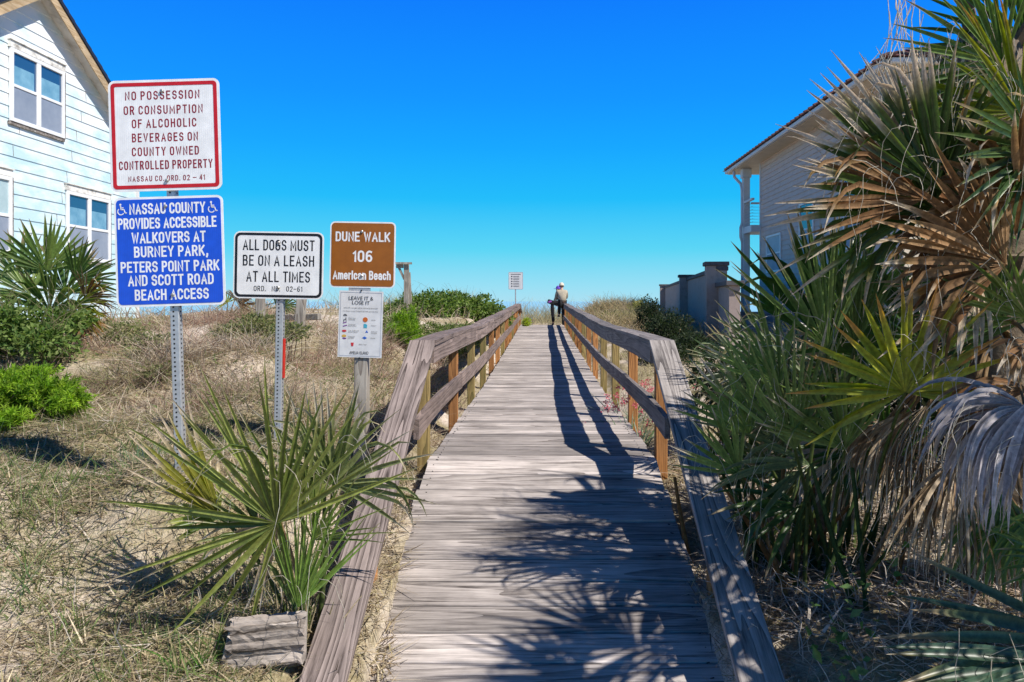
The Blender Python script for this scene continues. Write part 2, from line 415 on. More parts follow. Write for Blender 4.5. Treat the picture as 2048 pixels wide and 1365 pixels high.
def H(x, y):
    x = np.atleast_1d(np.asarray(x, float)); y = np.atleast_1d(np.asarray(y, float))
    num = np.zeros_like(x); den = np.zeros_like(x)
    for cx, cy, cz in CP:
        d2 = (x - cx) ** 2 + (y - cy) ** 2 + .02
        w = d2 ** -1.7
        num += w * cz; den += w
    h = num / den
    h = np.where(y > 70, np.minimum(h, -3.0 - (y - 70) * .02), h)
    amp = np.clip((np.abs(x) - .9) / .5, 0, 1)
    h += amp * ((vnoise(x * 1.3 + 7, y * 1.3) - .5) * .07 + (vnoise(x * 7, y * 7 + 3) - .5) * .035)
    # stay below the boards
    dz = np.interp(y, PY, PZ)
    under = (np.abs(x) < .80) & (y > 1.9) & (y < 33)
    h = np.where(under, np.minimum(h, dz - .12), h)
    lim = np.where(y < 4.9, 1.447 - .475 * (5.86 - y) - .13 + np.clip(np.abs(x) - 1.04, 0, 9) * 2.2, dz - .16 + np.clip(np.abs(x) - 1.08, 0, 9) * 1.1)
    h = np.where((y > 2.2) & (y < 32) & (np.abs(x) > .80), np.minimum(h, np.where(y > 5.4, dz - .16 + np.clip(np.abs(x) - 1.08, 0, 9) * 1.1, np.maximum(lim, dz - .02 if False else -9))), h)
    return h
def h1(x, y): return float(H(x, y)[0])

def axis_coords(fine0, fine1, step, far0, far1):
    a = list(np.arange(fine0, fine1 + 1e-6, step))
    s = step; v = fine0
    lo = []
    while v > far0: s *= 1.25; v -= s; lo.append(v)
    s = step; v = fine1; hi = []
    while v < far1: s *= 1.25; v += s; hi.append(v)
    return np.array(lo[::-1] + a + hi)
gx = axis_coords(-6, 6, .07, -900, 900); gy = axis_coords(1.5, 14, .08, -60, 74)
GX, GY = np.meshgrid(gx, gy); GZ = H(GX.ravel(), GY.ravel())
nx, ny = len(gx), len(gy)
idx = np.arange(nx * ny).reshape(ny, nx)
FQ = np.stack([idx[:-1, :-1], idx[:-1, 1:], idx[1:, 1:], idx[1:, :-1]], -1).reshape(-1, 4)
g = arr_mesh('ground', np.stack([GX.ravel(), GY.ravel(), GZ], 1), FQ, None, M['sand'], smooth=True)
link_props(g, 'pale dune sand littered with dry thatch around the boardwalk', 'ground', kind='structure')

m, nt, b = base_mat('sea water', (.30, .52, .60), .35, spec=.6)
tc = nd(nt, 'ShaderNodeTexCoord')
n = nd(nt, 'ShaderNodeTexNoise', {'Vector': tc.outputs['Object'], 'Scale': .35, 'Detail': 5.0}); bump(nt, b, n.outputs[0], .25, .3)
M['sea'] = m
sx = np.array([-9000, -900, 0, 900, 9000.]); sy = np.array([66., 200, 1000, 4000, 15000])
SX, SY = np.meshgrid(sx, sy); i5 = np.arange(25).reshape(5, 5)
o = arr_mesh('sea', np.stack([SX.ravel(), SY.ravel(), np.full(25, -2.7)], 1), np.stack([i5[:-1, :-1], i5[:-1, 1:], i5[1:, 1:], i5[1:, :-1]], -1).reshape(-1, 4), None, M['sea'])
link_props(o, 'calm pale sea beyond the dunes', 'sea', kind='structure')

# ------------------------------------------------------------------ boardwalk
HALF = .85
bw = empty('boardwalk', (0, 5.55, .57), 'weathered grey plank boardwalk rising to the beach crest', 'boardwalk')
mb = MB(); y = 2.35
while y < 32.5:
    wv = .186 + random.uniform(-.004, .004)
    y1 = y + wv
    ex0 = HALF + random.uniform(-.012, .012); ex1 = HALF + random.uniform(-.012, .012)
    dz = random.uniform(-.004, .004)
    za, zb = deck_z(y) + dz, deck_z(y1) + dz + random.uniform(-.002, .002)
    c = .006
    vs = []
    for (yy, zz, s) in ((y, za, 1), (y1, zb, -1)):
        vs += [(-ex0, yy, zz - c), (ex1, yy, zz - c), (-ex0, yy, zz - .038), (ex1, yy, zz - .038), (-ex0, yy + s * c, zz), (ex1, yy + s * c, zz)]
    # near edge 0..5, far edge 6..11
    fs = [(4, 5, 11, 10), (0, 1, 5, 4), (10, 11, 7, 6), (2, 3, 1, 0), (6, 7, 9, 8), (2, 8, 9, 3), (0, 4, 10, 6, 8, 2), (1, 3, 9, 7, 11, 5)]
    mb.add(vs, fs)
    y = y1 + random.uniform(.011, .019)
mb.build('deck', M['deck'], bw)
for sx_ in (-1, 0, 1):
    mb = MB(); pts = [(sx_ * (HALF - .06), yy, deck_z(yy) - .042) for yy in (2.4, 5.55, 7.4, 10.5, 15, 21.8, 29.6, 32.4)]
    mb.sweep(pts, .045, .19); mb.build('stringer', M['railgrey'], bw)
# nail heads
mb = MB()
yy = 3.3
while yy < 9:
    for xx in (-.79, .79):
        for dy in (.04, .14):
            mb.tube([(xx + random.uniform(-.02, .02), yy + dy, deck_z(yy + dy) - .002), (xx, yy + dy, deck_z(yy + dy) + .0025)], .0028, 5)
    yy += .195
mb.build('nail_heads', M['hole'], bw)

RAILH = .89
def rail_z(y):
    return float(np.interp(y, [5.9, 7.4, 10.5, 15, 21.8, 29.6], [1.447, 1.445, 1.41, 1.465, 1.545, 1.66]))
def make_railing(side, label, ys, capm, slopem):
    X = side * .935
    root = empty('railing', (X, 5.9, .4), label, 'railing')
    Y0 = 5.86; YE = 29.5
    # posts
    for i, yy in enumerate(ys):
        mb = MB(); zt = rail_z(yy) - .04; zb = min(h1(X, yy), deck_z(yy)) - .3
        tw = random.uniform(-.02, .02)
        mb.box((X, yy, (zt + zb) / 2), (.092, .092, zt - zb), (0, 0, tw))
        mat = M['post_green'] if ((i % 3 == 0 and not (side > 0 and i == 0)) or (i % 7 == 2)) else M['post_orange']  # nearest right post takes the darker orange wood, standing in for palm shade
        mb.build('post', mat, root, bevel=.004)
    # cap: boards about 3.7 m long laid end to end
    joints = [Y0, 9.6, 13.3, 17.0, 20.7, 24.4, YE] if side < 0 else [Y0, 8.9, 12.6, 16.2, 19.9, 23.6, 26.6, YE]
    for a, b in zip(joints[:-1], joints[1:]):
        mb = MB(); off = random.uniform(-.006, .006)
        pts = [(X + off + .01 * math.sin(t * 1.3), t, rail_z(t) + random.uniform(-.004, .004)) for t in np.linspace(a + .0015, b - .0015, 7)]
        mb.sweep(pts, .19, .038); mb.build('cap_board', capm, root)
        mb = MB(); pts = [(side * (.885 - .021), t, rail_z(t) - .041) for t in np.linspace(a + .0015, b - .0015, 7)]
        mb.sweep(pts, .038, .14); mb.build('face_board', capm, root)
    mj = [5.12, 7.9, 11.6, 15.4, 19.2, 23.0, 26.8, YE - .1] if side < 0 else [5.12, 7.55, 8.2, 11.2, 14.8, 18.5, 22.1, 25.8, YE - .1]
    for a, b in zip(mj[:-1], mj[1:]):
        mb = MB(); dz = random.uniform(-.012, .012); lx = random.uniform(0, .006)
        pts = [(side * (.885 - .021 - lx), t, rail_z(max(t, 5.9)) - .455 + dz - max(0, 5.9 - t) * .06) for t in np.linspace(a + .002, b - .002, 6)]
        mb.sweep(pts, .038, .14); mb.build('middle_rail', capm, root)
    # end pieces sloping over the crest
    mb = MB(); mb.sweep([(X, YE + .003, rail_z(YE) - .002), (X, 32.2, deck_z(32.2) + .8)], .19, .038)
    mb.build('cap_board', capm, root)
    mb = MB(); mb.box((X, 31.4, .8), (.092, .092, 1.6)); mb.build('post', M['post_orange'], root, bevel=.004)
    # sloping hand rail down to the ground
    top = Vector((X, Y0 - .003, 1.447)); bot = Vector((X * .985, 2.75, 1.447 - .475 * (Y0 - 2.75)))
    L = (top - bot).length; mb = MB()
    mb.box((0, 0, -.0195), (.195, L, .039), r=.35 if side < 0 else .7)
    o = mb.build('sloping_handrail', slopem, root, world=True, bevel=.003)
    mid = (top + bot) / 2; ang = math.atan2(top.z - bot.z, top.y - bot.y)
    o.location = mid; o.rotation_euler = (ang, 0, -math.atan2(top.x - bot.x, top.y - bot.y))
    # small post under the sloping rail
    yy = 4.02; zt = 1.447 - .475 * (Y0 - yy) - .06; zb = h1(X, yy) - .2
    mb = MB(); mb.box((X, yy, (zt + zb) / 2), (.09, .09, zt - zb)); mb.build('post', M['post_orange'], root, bevel=.004)
    return root
make_railing(-1, 'sunlit brown wooden railing along the sign side of the boardwalk', list(np.arange(5.93, 29.6, 1.98)), M['rail'], M['slope'])
make_railing(1, 'greyer wooden railing along the palm side of the boardwalk', list(np.arange(5.9, 29.6, 1.82)), M['railgrey'], M['slopegrey'])

# ------------------------------------------------------------------ lettering
def _textmesh(s, bold):
    cu = bpy.data.curves.new('t', 'FONT'); cu.body = s; cu.size = 1.0; cu.offset = bold; cu.resolution_u = 3
    ob = bpy.data.objects.new('t', cu); COL.objects.link(ob)
    bpy.context.view_layer.update()
    me = bpy.data.meshes.new_from_object(ob.evaluated_get(bpy.context.evaluated_depsgraph_get()))
    vs = [v.co.copy() for v in me.vertices]; fs = [tuple(p.vertices) for p in me.polygons]
    bpy.data.objects.remove(ob); bpy.data.curves.remove(cu); bpy.data.meshes.remove(me)
    return vs, fs
_v, _f = _textmesh('H', 0.0); CAPH = max(v.y for v in _v) - min(v.y for v in _v)

def letters(mb, s, cx, cz, width, cap, y, bold=.012):
    """one line fitted to width and cap height, centred on (cx, cz), lying in the plane y"""
    vs, fs = _textmesh(s, bold)
    x0 = min(v.x for v in vs); x1 = max(v.x for v in vs)
    kx = width / (x1 - x0); kz = cap / (CAPH + 2 * bold)
    out = [((v.x - (x0 + x1) / 2) * kx + cx, y, (v.y - CAPH / 2) * kz + cz) for v in vs]
    mb.add(out, fs, .5)

def _arc(cx, cy, rx, ry, a0, a1, n=7): return [(cx + rx * math.cos(R_(a0 + (a1 - a0) * i / n)), cy + ry * math.sin(R_(a0 + (a1 - a0) * i / n))) for i in range(n + 1)]
_q = .24
_top = lambda: _arc(.5, 1 - _q, .5, _q, 0, 180); _bot = lambda: _arc(.5, _q, .5, _q, 180, 360)
_O = _top() + _bot() + [(1, 1 - _q)]
GLY = {
 'A': (.56, [[(0, 0), (.5, 1), (1, 0)], [(.17, .32), (.83, .32)]]),
 'B': (.50, [[(0, 0), (0, 1)], [(0, 1), (.55, 1)] + _arc(.55, .765, .38, .235, 90, -90) + [(0, .53)], [(.45, .53)] + _arc(.6, .265, .4, .265, 90, -90) + [(0, 0)]]),
 'C': (.50, [_arc(.5, 1 - _q, .5, _q, 0, 180) + _arc(.5, _q, .5, _q, 180, 360)]),
 'D': (.50, [[(0, 0), (0, 1)], [(0, 1), (.45, 1)] + _arc(.45, .72, .55, .28, 90, 0, 5) + _arc(.45, .28, .55, .28, 0, -90, 5) + [(0, 0)]]),
 'E': (.45, [[(1, 1), (0, 1), (0, 0), (1, 0)], [(0, .53), (.82, .53)]]), 'F': (.44, [[(1, 1), (0, 1), (0, 0)], [(0, .53), (.82, .53)]]),
 'G': (.52, [_arc(.5, 1 - _q, .5, _q, 0, 180) + _arc(.5, _q, .5, _q, 180, 360) + [(1, .48), (.55, .48)]]),
 'H': (.50, [[(0, 0), (0, 1)], [(1, 0), (1, 1)], [(0, .53), (1, .53)]]), 'I': (.02, [[(0, 0), (0, 1)]]),
 'K': (.52, [[(0, 0), (0, 1)], [(1, 1), (.06, .40)], [(.33, .57), (1, 0)]]), 'L': (.43, [[(0, 1), (0, 0), (1, 0)]]),
 'M': (.66, [[(0, 0), (0, 1), (.5, .25), (1, 1), (1, 0)]]), 'N': (.52, [[(0, 0), (0, 1), (1, 0), (1, 1)]]), 'O': (.52, [_O]), '0': (.48, [_O]),
 'P': (.48, [[(0, 0), (0, 1)], [(0, 1), (.55, 1)] + _arc(.55, .74, .45, .26, 90, -90) + [(0, .48)]]),
 'R': (.50, [[(0, 0), (0, 1)], [(0, 1), (.55, 1)] + _arc(.55, .745, .43, .255, 90, -90) + [(0, .49)], [(.5, .49), (1, 0)]]),
 'S': (.50, [_arc(.5, .755, .47, .245, 15, 180, 7) + _arc(.47, .755, .47, .245, 180, 262, 4) + _arc(.53, .26, .47, .26, 82, 0, 4) + _arc(.5, .26, .5, .26, 0, -168, 8)]),
 'T': (.50, [[(0, 1), (1, 1)], [(.5, 1), (.5, 0)]]), 'U': (.50, [[(0, 1)] + _arc(.5, _q, .5, _q, 180, 360) + [(1, 1)]]), 'V': (.55, [[(0, 1), (.5, 0), (1, 1)]]),
 'W': (.74, [[(0, 1), (.25, 0), (.5, .85), (.75, 0), (1, 1)]]), 'Y': (.54, [[(0, 1), (.5, .45), (1, 1)], [(.5, .45), (.5, 0)]]),
 '1': (.16, [[(0, .80), (1, 1), (1, 0)]]), '2': (.48, [_arc(.5, .73, .5, .27, 165, -25, 8) + [(0, 0), (1, 0)]]), '4': (.50, [[(.78, 0), (.78, 1)], [(.78, 1), (0, .28), (1, .28)]]),
 '6': (.48, [[(.92, .95)] + _arc(.55, .62, .55, .38, 75, 180, 5) + [(0, .30)], _arc(.5, .29, .5, .29, 180, 540, 14)]),
 'a': (.42, [_arc(.5, .50, .48, .20, 160, 0, 6) + [(1, 0)], [(1, .42)] + _arc(.5, .20, .5, .20, 90, 270, 8) + [(1, .10)]]), 'c': (.40, [_arc(.5, .48, .5, .22, 10, 180, 6) + _arc(.5, .22, .5, .22, 180, 350, 6)]),
 'e': (.42, [[(0, .36), (1, .36)], [(1, .36)] + _arc(.5, .48, .5, .22, 0, 180, 7) + _arc(.5, .22, .5, .22, 180, 335, 6)]), 'h': (.42, [[(0, 0), (0, 1)], [(0, .45)] + _arc(.5, .48, .5, .22, 180, 0, 7) + [(1, 0)]]),
 'n': (.42, [[(0, 0), (0, .72)], [(0, .45)] + _arc(.5, .48, .5, .22, 180, 0, 7) + [(1, 0)]]), 'm': (.68, [[(0, 0), (0, .72)], [(0, .5)] + _arc(.25, .52, .25, .18, 180, 0, 6) + [(.5, 0)], [(.5, .5)] + _arc(.75, .52, .25, .18, 180, 0, 6) + [(1, 0)]]),
 'r': (.24, [[(0, 0), (0, .72)], [(0, .42)] + _arc(.95, .42, .95, .26, 180, 85, 5)]), 'i': (.02, [[(0, 0), (0, .70)], [(0, .90), (0, 1.0)]]),
 '.': (.02, [[(0, -.02), (0, .07)]]), ',': (.08, [[(1, .08), (.9, -.06), (.2, -.2)]]), '-': (.34, [[(0, .47), (1, .47)]]), '–': (.50, [[(0, .47), (1, .47)]]), '—': (.72, [[(0, .47), (1, .47)]]),
}
def gothic(mb, s, cx, cz, width, cap, y, t=.16, gap=.26):
    """one line of condensed highway lettering drawn as mitred strokes, fitted to width and cap height"""
    adv = []; x = 0
    for ch in s:
        if ch == ' ': x += .40; continue
        w = GLY[ch][0]; adv.append((ch, x, w)); x += w + gap + t
    tot = x - gap - t
    th = t * cap; k = (width - th) / tot; ky = cap - th; n_ = 0
    for ch, x0, w in adv:
        for pl in GLY[ch][1]:
            pts = [Vector((cx - width / 2 + th / 2 + (x0 + px_ * w) * k, cz - cap / 2 + th / 2 + pz_ * ky)) for px_, pz_ in pl]
            q = [pts[0]]
            for p_ in pts[1:]:
                if (p_ - q[-1]).length > 1e-6: q.append(p_)
            pts = q; m = len(pts)
            closed = m > 3 and (pts[0] - pts[-1]).length < 1e-5
            if not closed:
                d0 = (pts[1] - pts[0]).normalized(); d1 = (pts[-1] - pts[-2]).normalized()
                pts[0] = pts[0] - d0 * th * .5; pts[-1] = pts[-1] + d1 * th * .5
            vs = []
            for i in range(m):
                a_ = pts[i - 1] if i > 0 else (pts[-2] if closed else None); b_ = pts[i + 1] if i < m - 1 else (pts[1] if closed else None)
                d0 = (pts[i] - a_).normalized() if a_ is not None else (b_ - pts[i]).normalized(); d1 = (b_ - pts[i]).normalized() if b_ is not None else d0
                n0 = Vector((-d0.y, d0.x)); n1 = Vector((-d1.y, d1.x)); mm = n0 + n1
                if mm.length < .25: mm = n0
                mm.normalize(); sc = min(1.9, 1 / max(.3, mm.dot(n0)))
                for sg in (1, -1):
                    p_ = pts[i] + mm * (sg * th / 2 * sc); vs.append((p_.x, y - .00012 * (n_ % 4), max(min(p_.y, cz + cap * .52), cz - cap * .75)))
            mb.add(vs, [(2 * i, 2 * i + 1, 2 * i + 3, 2 * i + 2) for i in range(m - 1)], .5); n_ += 1

def rrect(w, h, r, n=6, cx=0, cz=0):
    pts = []
    for sx_, sz_, a0 in ((1, 1, 0), (-1, 1, 90), (-1, -1, 180), (1, -1, 270)):
        for k in range(n + 1):
            a = R_(a0 + 90 * k / n)
            pts.append((cx + sx_ * (w / 2 - r) + r * math.cos(a), cz + sz_ * (h / 2 - r) + r * math.sin(a)))
    return pts

def panel(name, root, cx, cz, w, h, y, base, border=None, face=None, lines=(), lettercol=None, pxm=1, radius=.035, bolts=(), label=None, roll=0, inset=.012, bw_=.018, bold=.012, gaps=None):
    """a flat metal sign: plate, coloured face or ring, raised lettering and bolt heads, all sub-parts of the plate"""
    mb = MB(); mb.prism(rrect(w, h, radius), -.002, .002, .5)
    pl = mb.build(name, base, root, world=False, bevel=0)
    pl.location = (cx, y, cz); pl.rotation_euler = (0, roll, 0)
    if label: pl['label'] = label
    if face:
        mb = MB(); mb.prism(rrect(w - 2 * inset, h - 2 * inset, max(.004, radius - inset)), -.0035, -.0024, .5)
        mb.build('coloured_face', face, pl, world=False)
    if border:
        mb = MB(); mb.ring(rrect(w - 2 * inset, h - 2 * inset, max(.004, radius - inset)), rrect(w - 2 * inset - 2 * bw_, h - 2 * inset - 2 * bw_, max(.004, radius - inset - bw_ * .6)), -.0033, -.0024, .5)
        mb.build('border', border, pl, world=False)
    if lines:
        mb = MB()
        for (s, dx, dz, wd, cap) in lines:
            if gaps is None: letters(mb, s, dx * pxm, -dz * pxm, wd * pxm, cap * pxm, -.0045, bold)
            else: gothic(mb, s, dx * pxm, -dz * pxm, wd * pxm, cap * pxm, -.0040 if face else -.0026, bold, gaps)
        mb.build('lettering', lettercol, pl, world=False)
    for bx, bz in bolts:
        mb = MB(); mb.tube([(bx * pxm, -.0024, -bz * pxm), (bx * pxm, -.010, -bz * pxm), (bx * pxm, -.013, -bz * pxm)], [.010, .010, .006], 10)
        mb.build('bolt', M['bolt'], pl, world=False)
    return pl

def perforated_post(root, z0, z1, x=0):
    """square steel tube with a column of holes on its front and side"""
    mb = MB(); mb.box((x, .03, (z0 + z1) / 2), (.048, .045, z1 - z0), r=.5)
    po = mb.build('post', M['galv'], root, world=False, bevel=.003)
    mb = MB(); z = z0 + .02
    while z < z1 - .02:
        mb.tube([(x - .004, .0074, z), (x - .004, .0066, z)], .0056, 8)
        mb.tube([(x + .0245, .03, z), (x + .0252, .03, z)], .0056, 8)
        z += .0254
    mb.build('holes', M['hole'], po, world=False)
    return po

# post one: red bordered sign over blue sign
Y1 = 4.15; k = Y1 / F
base = P(357, 935, Y1); gz = h1(base.x, Y1) - .05
r1 = empty('sign_post', (base.x, Y1, gz), 'perforated steel post carrying a red bordered sign above a blue sign', 'sign post', rot=(0, R_(-1.7), 0))
def loc1(px, py):
    q = P(px, py, Y1); dx, dz = q.x - base.x, q.z - gz; a = R_(-1.7)
    return (dx * math.cos(a) - dz * math.sin(a), dx * math.sin(a) + dz * math.cos(a))
perforated_post(r1, 0, loc1(333, 170)[1])
c = loc1(331, 271)
panel('alcohol_sign', r1, c[0], c[1], 222 * k, 222 * k, -.004, M['white'], border=M['red'], bw_=.020, inset=.014,
      lines=[('NO POSSESSION', -3, -80, 149, 17.5), ('OR CONSUMPTION', -2, -51, 158, 17.5), ('OF ALCOHOLIC', -1, -24, 129, 17.5), ('BEVERAGES ON', 0, 4, 132, 17.5),
             ('COUNTY OWNED', 0, 32, 134, 17.5), ('CONTROLLED PROPERTY', 0, 59, 187, 17.5), ('NASSAU CO. ORD. 02 — 41', 1, 86, 153, 11)],
      lettercol=M['darkred'], pxm=k, bolts=[(-3, -88), (2, 91)], label='white square sign with red border and dark red lettering', bold=.14, gaps=.34)
c = loc1(340.5, 503)
panel('access_sign', r1, c[0], c[1], 218 * k, 219 * k, -.004, M['letterwhite'], face=M['blue'], inset=.013,
      lines=[('NASSAU COUNTY', -2, -86, 152, 22), ('PROVIDES ACCESSIBLE', -3, -57, 197, 22), ('WALKOVERS AT', -1, -28, 148, 22), ('BURNEY PARK,', 3, 0, 148, 22),
             ('PETERS POINT PARK', 0, 30, 197, 22), ('AND SCOTT ROAD', 1, 57, 171, 22), ('BEACH ACCESS', 2, 86, 148, 22)],
      lettercol=M['letterwhite'], pxm=k, bolts=[(-5, -90), (4, 87)], label='blue square sign with white lettering and wheelchair symbols', bold=.16, gaps=.18)
bl = [o for o in bpy.data.objects if o.parent == r1 and o.name.startswith('access_sign')][0]
for sx_ in (-94, 87):                                    # wheelchair symbols
    mb = MB(); x0 = sx_ * k; z0 = 86 * k; u = 22 * k / 10
    def Q(a, c_): return (x0 + a * u, -.0045, z0 + c_ * u)
    mb.tube([Q(-.6, 4.3), (x0 - .6 * u, -.0050, z0 + 4.3 * u)], .95 * u, 10)
    mb.bar(Q(-.5, 3.2), Q(-.1, -.4), .0008, .9 * u, up=(1, 0, 0)); mb.bar(Q(-.2, 1.4), Q(2.2, 1.4), .0008, .8 * u)
    mb.bar(Q(-.2, -.2), Q(2.7, -.2), .0008, .9 * u); mb.bar(Q(2.5, -.2), Q(3.8, -3.8), .0008, .9 * u, up=(1, 0, 0)); mb.bar(Q(3.6, -3.7), Q(5, -3.2), .0008, .8 * u)
    arc = [Q(-.3 + 2.9 * math.cos(R_(a)), -2 + 2.9 * math.sin(R_(a))) for a in range(130, 345, 18)]
    for a, b_ in zip(arc[:-1], arc[1:]): mb.bar(a, b_, .0008, .85 * u, up=(0.01, 0, 1))
    mb.build('wheelchair_symbol', M['letterwhite'], bl, world=False)

# post two: dog sign
Y2 = 5.08; k = Y2 / F
base = P(553, 890, Y2); gz = h1(base.x, Y2) - .05; rl = R_(1.0)
r2 = empty('sign_post', (base.x, Y2, gz), 'perforated steel post with the white dog leash sign and a red strip', 'sign post', rot=(0, rl, 0))
def loc2(px, py):
    q = P(px, py, Y2); dx, dz = q.x - base.x, q.z - gz
    return (dx * math.cos(rl) - dz * math.sin(rl), dx * math.sin(rl) + dz * math.cos(rl))
po = perforated_post(r2, 0, loc2(557, 475)[1])
mb = MB(); za, zb = loc2(563, 757)[1], loc2(563, 678)[1]
mb.box((.030, .03, (za + zb) / 2), (.008, .03, zb - za), r=.5); mb.build('reflector_strip', M['reflector'], po, world=False)
c = loc2(557.5, 531)
panel('dog_sign', r2, c[0], c[1], 180 * k, 134 * k, -.004, M['white'], border=M['black'], bw_=.016, inset=.010, radius=.045,
      lines=[('ALL DOGS MUST', 0, -40, 143, 21.5), ('BE ON A LEASH', 0, -9, 142.5, 21.5), ('AT ALL TIMES', 0, 23, 127.5, 21.5), ('ORD.   NO.   02–61', 0, 47, 97, 10.5)],
      lettercol=M['black'], pxm=k, bolts=[(0, -45), (1, 45)], bold=.125, gaps=.24)

# post three: wooden post, brown sign and white poster
Y3 = 5.23; k = Y3 / F
base = P(719, 880, Y3); gz = h1(base.x, Y3) - .1
r3 = empty('sign_post', (base.x, Y3, gz), 'grey wooden post with the brown numbered sign over a white poster', 'sign post', rot=(0, R_(.35), 0))
def loc3(px, py):
    q = P(px, py, Y3); return (q.x - base.x - (q.z - gz) * math.sin(R_(.35)), q.z - gz)
mb = MB(); mb.box((0, .055, loc3(720, 560)[1] / 2), (.092, .092, loc3(720, 560)[1]), r=.4); mb.build('post', M['post_grey'], r3, world=False, bevel=.004)
c = loc3(725.5, 510)
panel('dune_walk_sign', r3, c[0], c[1], 131 * k, 132 * k, 0, M['letterwhite'], face=M['brown'], inset=.010, radius=.035, roll=R_(.6),
      lines=[('DUNE WALK', 0, -36, 109, 19.5), ('106', 0, 3, 39, 23), ('American Beach', -1, 41, 116, 18)], lettercol=M['letterwhite'], pxm=k, bolts=[(-2, -46), (-1, 42)], bold=.165, gaps=.16,
      label='brown square sign with white lettering')
mb = MB(); mb.box((-.01, .006, loc3(720, 577)[1]), (.15, .010, .05)); mb.build('bracket', M['galv'], r3, world=False)
c = loc3(721, 649)
po = panel('rules_poster', r3, c[0], c[1], 88 * k, 133 * k, 0, M['poster'], radius=.003, roll=R_(1.4),
      lines=[('LEAVE IT &', 0, -52, 49, 7.4), ('LOSE IT', 0, -43, 35, 7.2), ('Items left overnight will be removed & discarded.', 0, -32.5, 68, 2.1), ('Per Nassau County Ordinance 2016-08 Leave No Trace', 0, -26, 70, 2.1),
             ('Chairs and', -17, -12, 14, 1.9), ('Umbrellas', -17, -9, 13, 1.9), ('Towels and', -17, .5, 14, 1.9), ('Beach Shoes', -16, 3.5, 17, 1.9),
             ('Toys, Rafts and', -13, 13, 21, 1.9), ('Pool Floats', -14, 16, 18, 1.9), ('Volleyballs', -17, 25, 14, 1.9), ('and Nets', -18, 28, 12, 1.9),
             ('Grills', 26, -9, 8, 1.9), ('Coolers', 27, 2, 10, 1.9), ('Tents and', 28, 14, 12, 1.9), ('Canopies', 28, 17, 12, 1.9), ('Phones', 26, 27, 9, 1.9), ('Beach Toys', 6, 40, 15, 1.9),
             ('AMELIA ISLAND', -1, 57, 38, 6)], lettercol=M['black'], pxm=k, bold=.0)
mb = MB(); mb.ring(rrect(82 * k, 127 * k, .002, 1), rrect(81.2 * k, 126.2 * k, .002, 1), -.0032, -.0024); mb.build('border', M['screen'], po, world=False)
def icon(mb, dx, dz, poly): mb.prism([((dx + x) * k, (-dz + z) * k) for x, z in poly], -.0036, -.0026)
ICM = {n_: flat('icon ' + n_, c_) for n_, c_ in dict(grey=(.12, .12, .13), purple=(.16, .03, .24), red=(.5, .03, .04), yellow=(.6, .38, .08), orange=(.5, .12, .02), teal=(.05, .35, .5), blue=(.03, .12, .5)).items()}
disc = lambda r, sx_=1, sz_=1: [(r * sx_ * math.cos(R_(a)), r * sz_ * math.sin(R_(a))) for a in range(0, 360, 30)]
half = lambda r, sz_=1: [(r * math.cos(R_(a)), r * sz_ * math.sin(R_(a))) for a in range(0, 181, 20)]
for nm, parts in (('grey', [(-31, -16, half(4)), (-31, -8, [(-3, -4), (-2, -4), (-1, 0), (2, 0), (2, -4), (3, -4), (2.5, 5), (1.2, 5), (1, 1.5), (-3, 1)])]),
                  ('purple', [(-31, -1, [(-4, 0), (3, 1.5), (3.4, 3.2), (-3.5, 1.7)]), (-31, 3, [(-4, -1), (-3, -2.6), (4.5, -.4), (4.5, 1.3), (-1, -.2)]), (-31, 28, half(4, -.6))]),
                  ('red', [(-32, 14, disc(4.6, 1, .5)), (-15, 40, [(-3, 3), (3, 3), (2, -4), (-2, -4)])]), ('yellow', [(-32, 24, disc(4.6, 1, .62))]),
                  ('orange', [(9.5, -9.5, disc(5))]), ('teal', [(10, 3, [(-3.3, -4), (3.3, -4), (3.6, 2), (1, 4), (-3.4, 4)])]),
                  ('blue', [(11, 14, [(-1, -2), (5, -2.5), (2, 2.5)]), (9, 27, [(-5, 0), (0, 3), (5, 0), (1, -2.6)])])):
    mb = MB()
    for dx, dz, poly in parts: icon(mb, dx, dz, poly)
    mb.build('pictogram', ICM[nm], po, world=False)
for dz in (-67.5, 67.5):
    mb = MB(); mb.box((0, -.003, -dz * k), (.006, .012, .012)); mb.build('clip', M['black'], po, world=False)

# far white sign by the crest
Y4 = 31.5; k = Y4 / F; base = P(1031, 625, Y4); gz = h1(base.x, Y4) - .1
r4 = empty('sign_post', (base.x, Y4, gz), 'small white notice on a thin pole beyond the end of the railing', 'sign post')
def loc4(px, py): q = P(px, py, Y4); return (q.x - base.x, q.z - gz)
mb = MB(); zt = loc4(1031, 548)[1]; mb.tube([(0, .03, 0), (0, .03, zt)], .025, 8); mb.build('post', M['galv'], r4, world=False)
c = loc4(1031.5, 562); po = panel('notice_panel', r4, c[0], c[1], 29 * k, 35 * k, 0, M['poster'], border=M['screen'], inset=.006, bw_=.012, radius=.04, pxm=k)
mb = MB()
mb.box((0, -.004, 13 * k), (20 * k, .001, 1.2 * k))
for i in range(5):
    zz = (8.5 - i * 4.8) * k; mb.box((-8 * k, -.004, zz), (2.6 * k, .001, 2.2 * k)); mb.box((1 * k, -.004, zz + .4 * k), (12 * k, .001, .7 * k)); mb.box((1 * k, -.004, zz - 1.2 * k), (12 * k, .001, .6 * k))
mb.build('notice_print', M['black'], po, world=False)

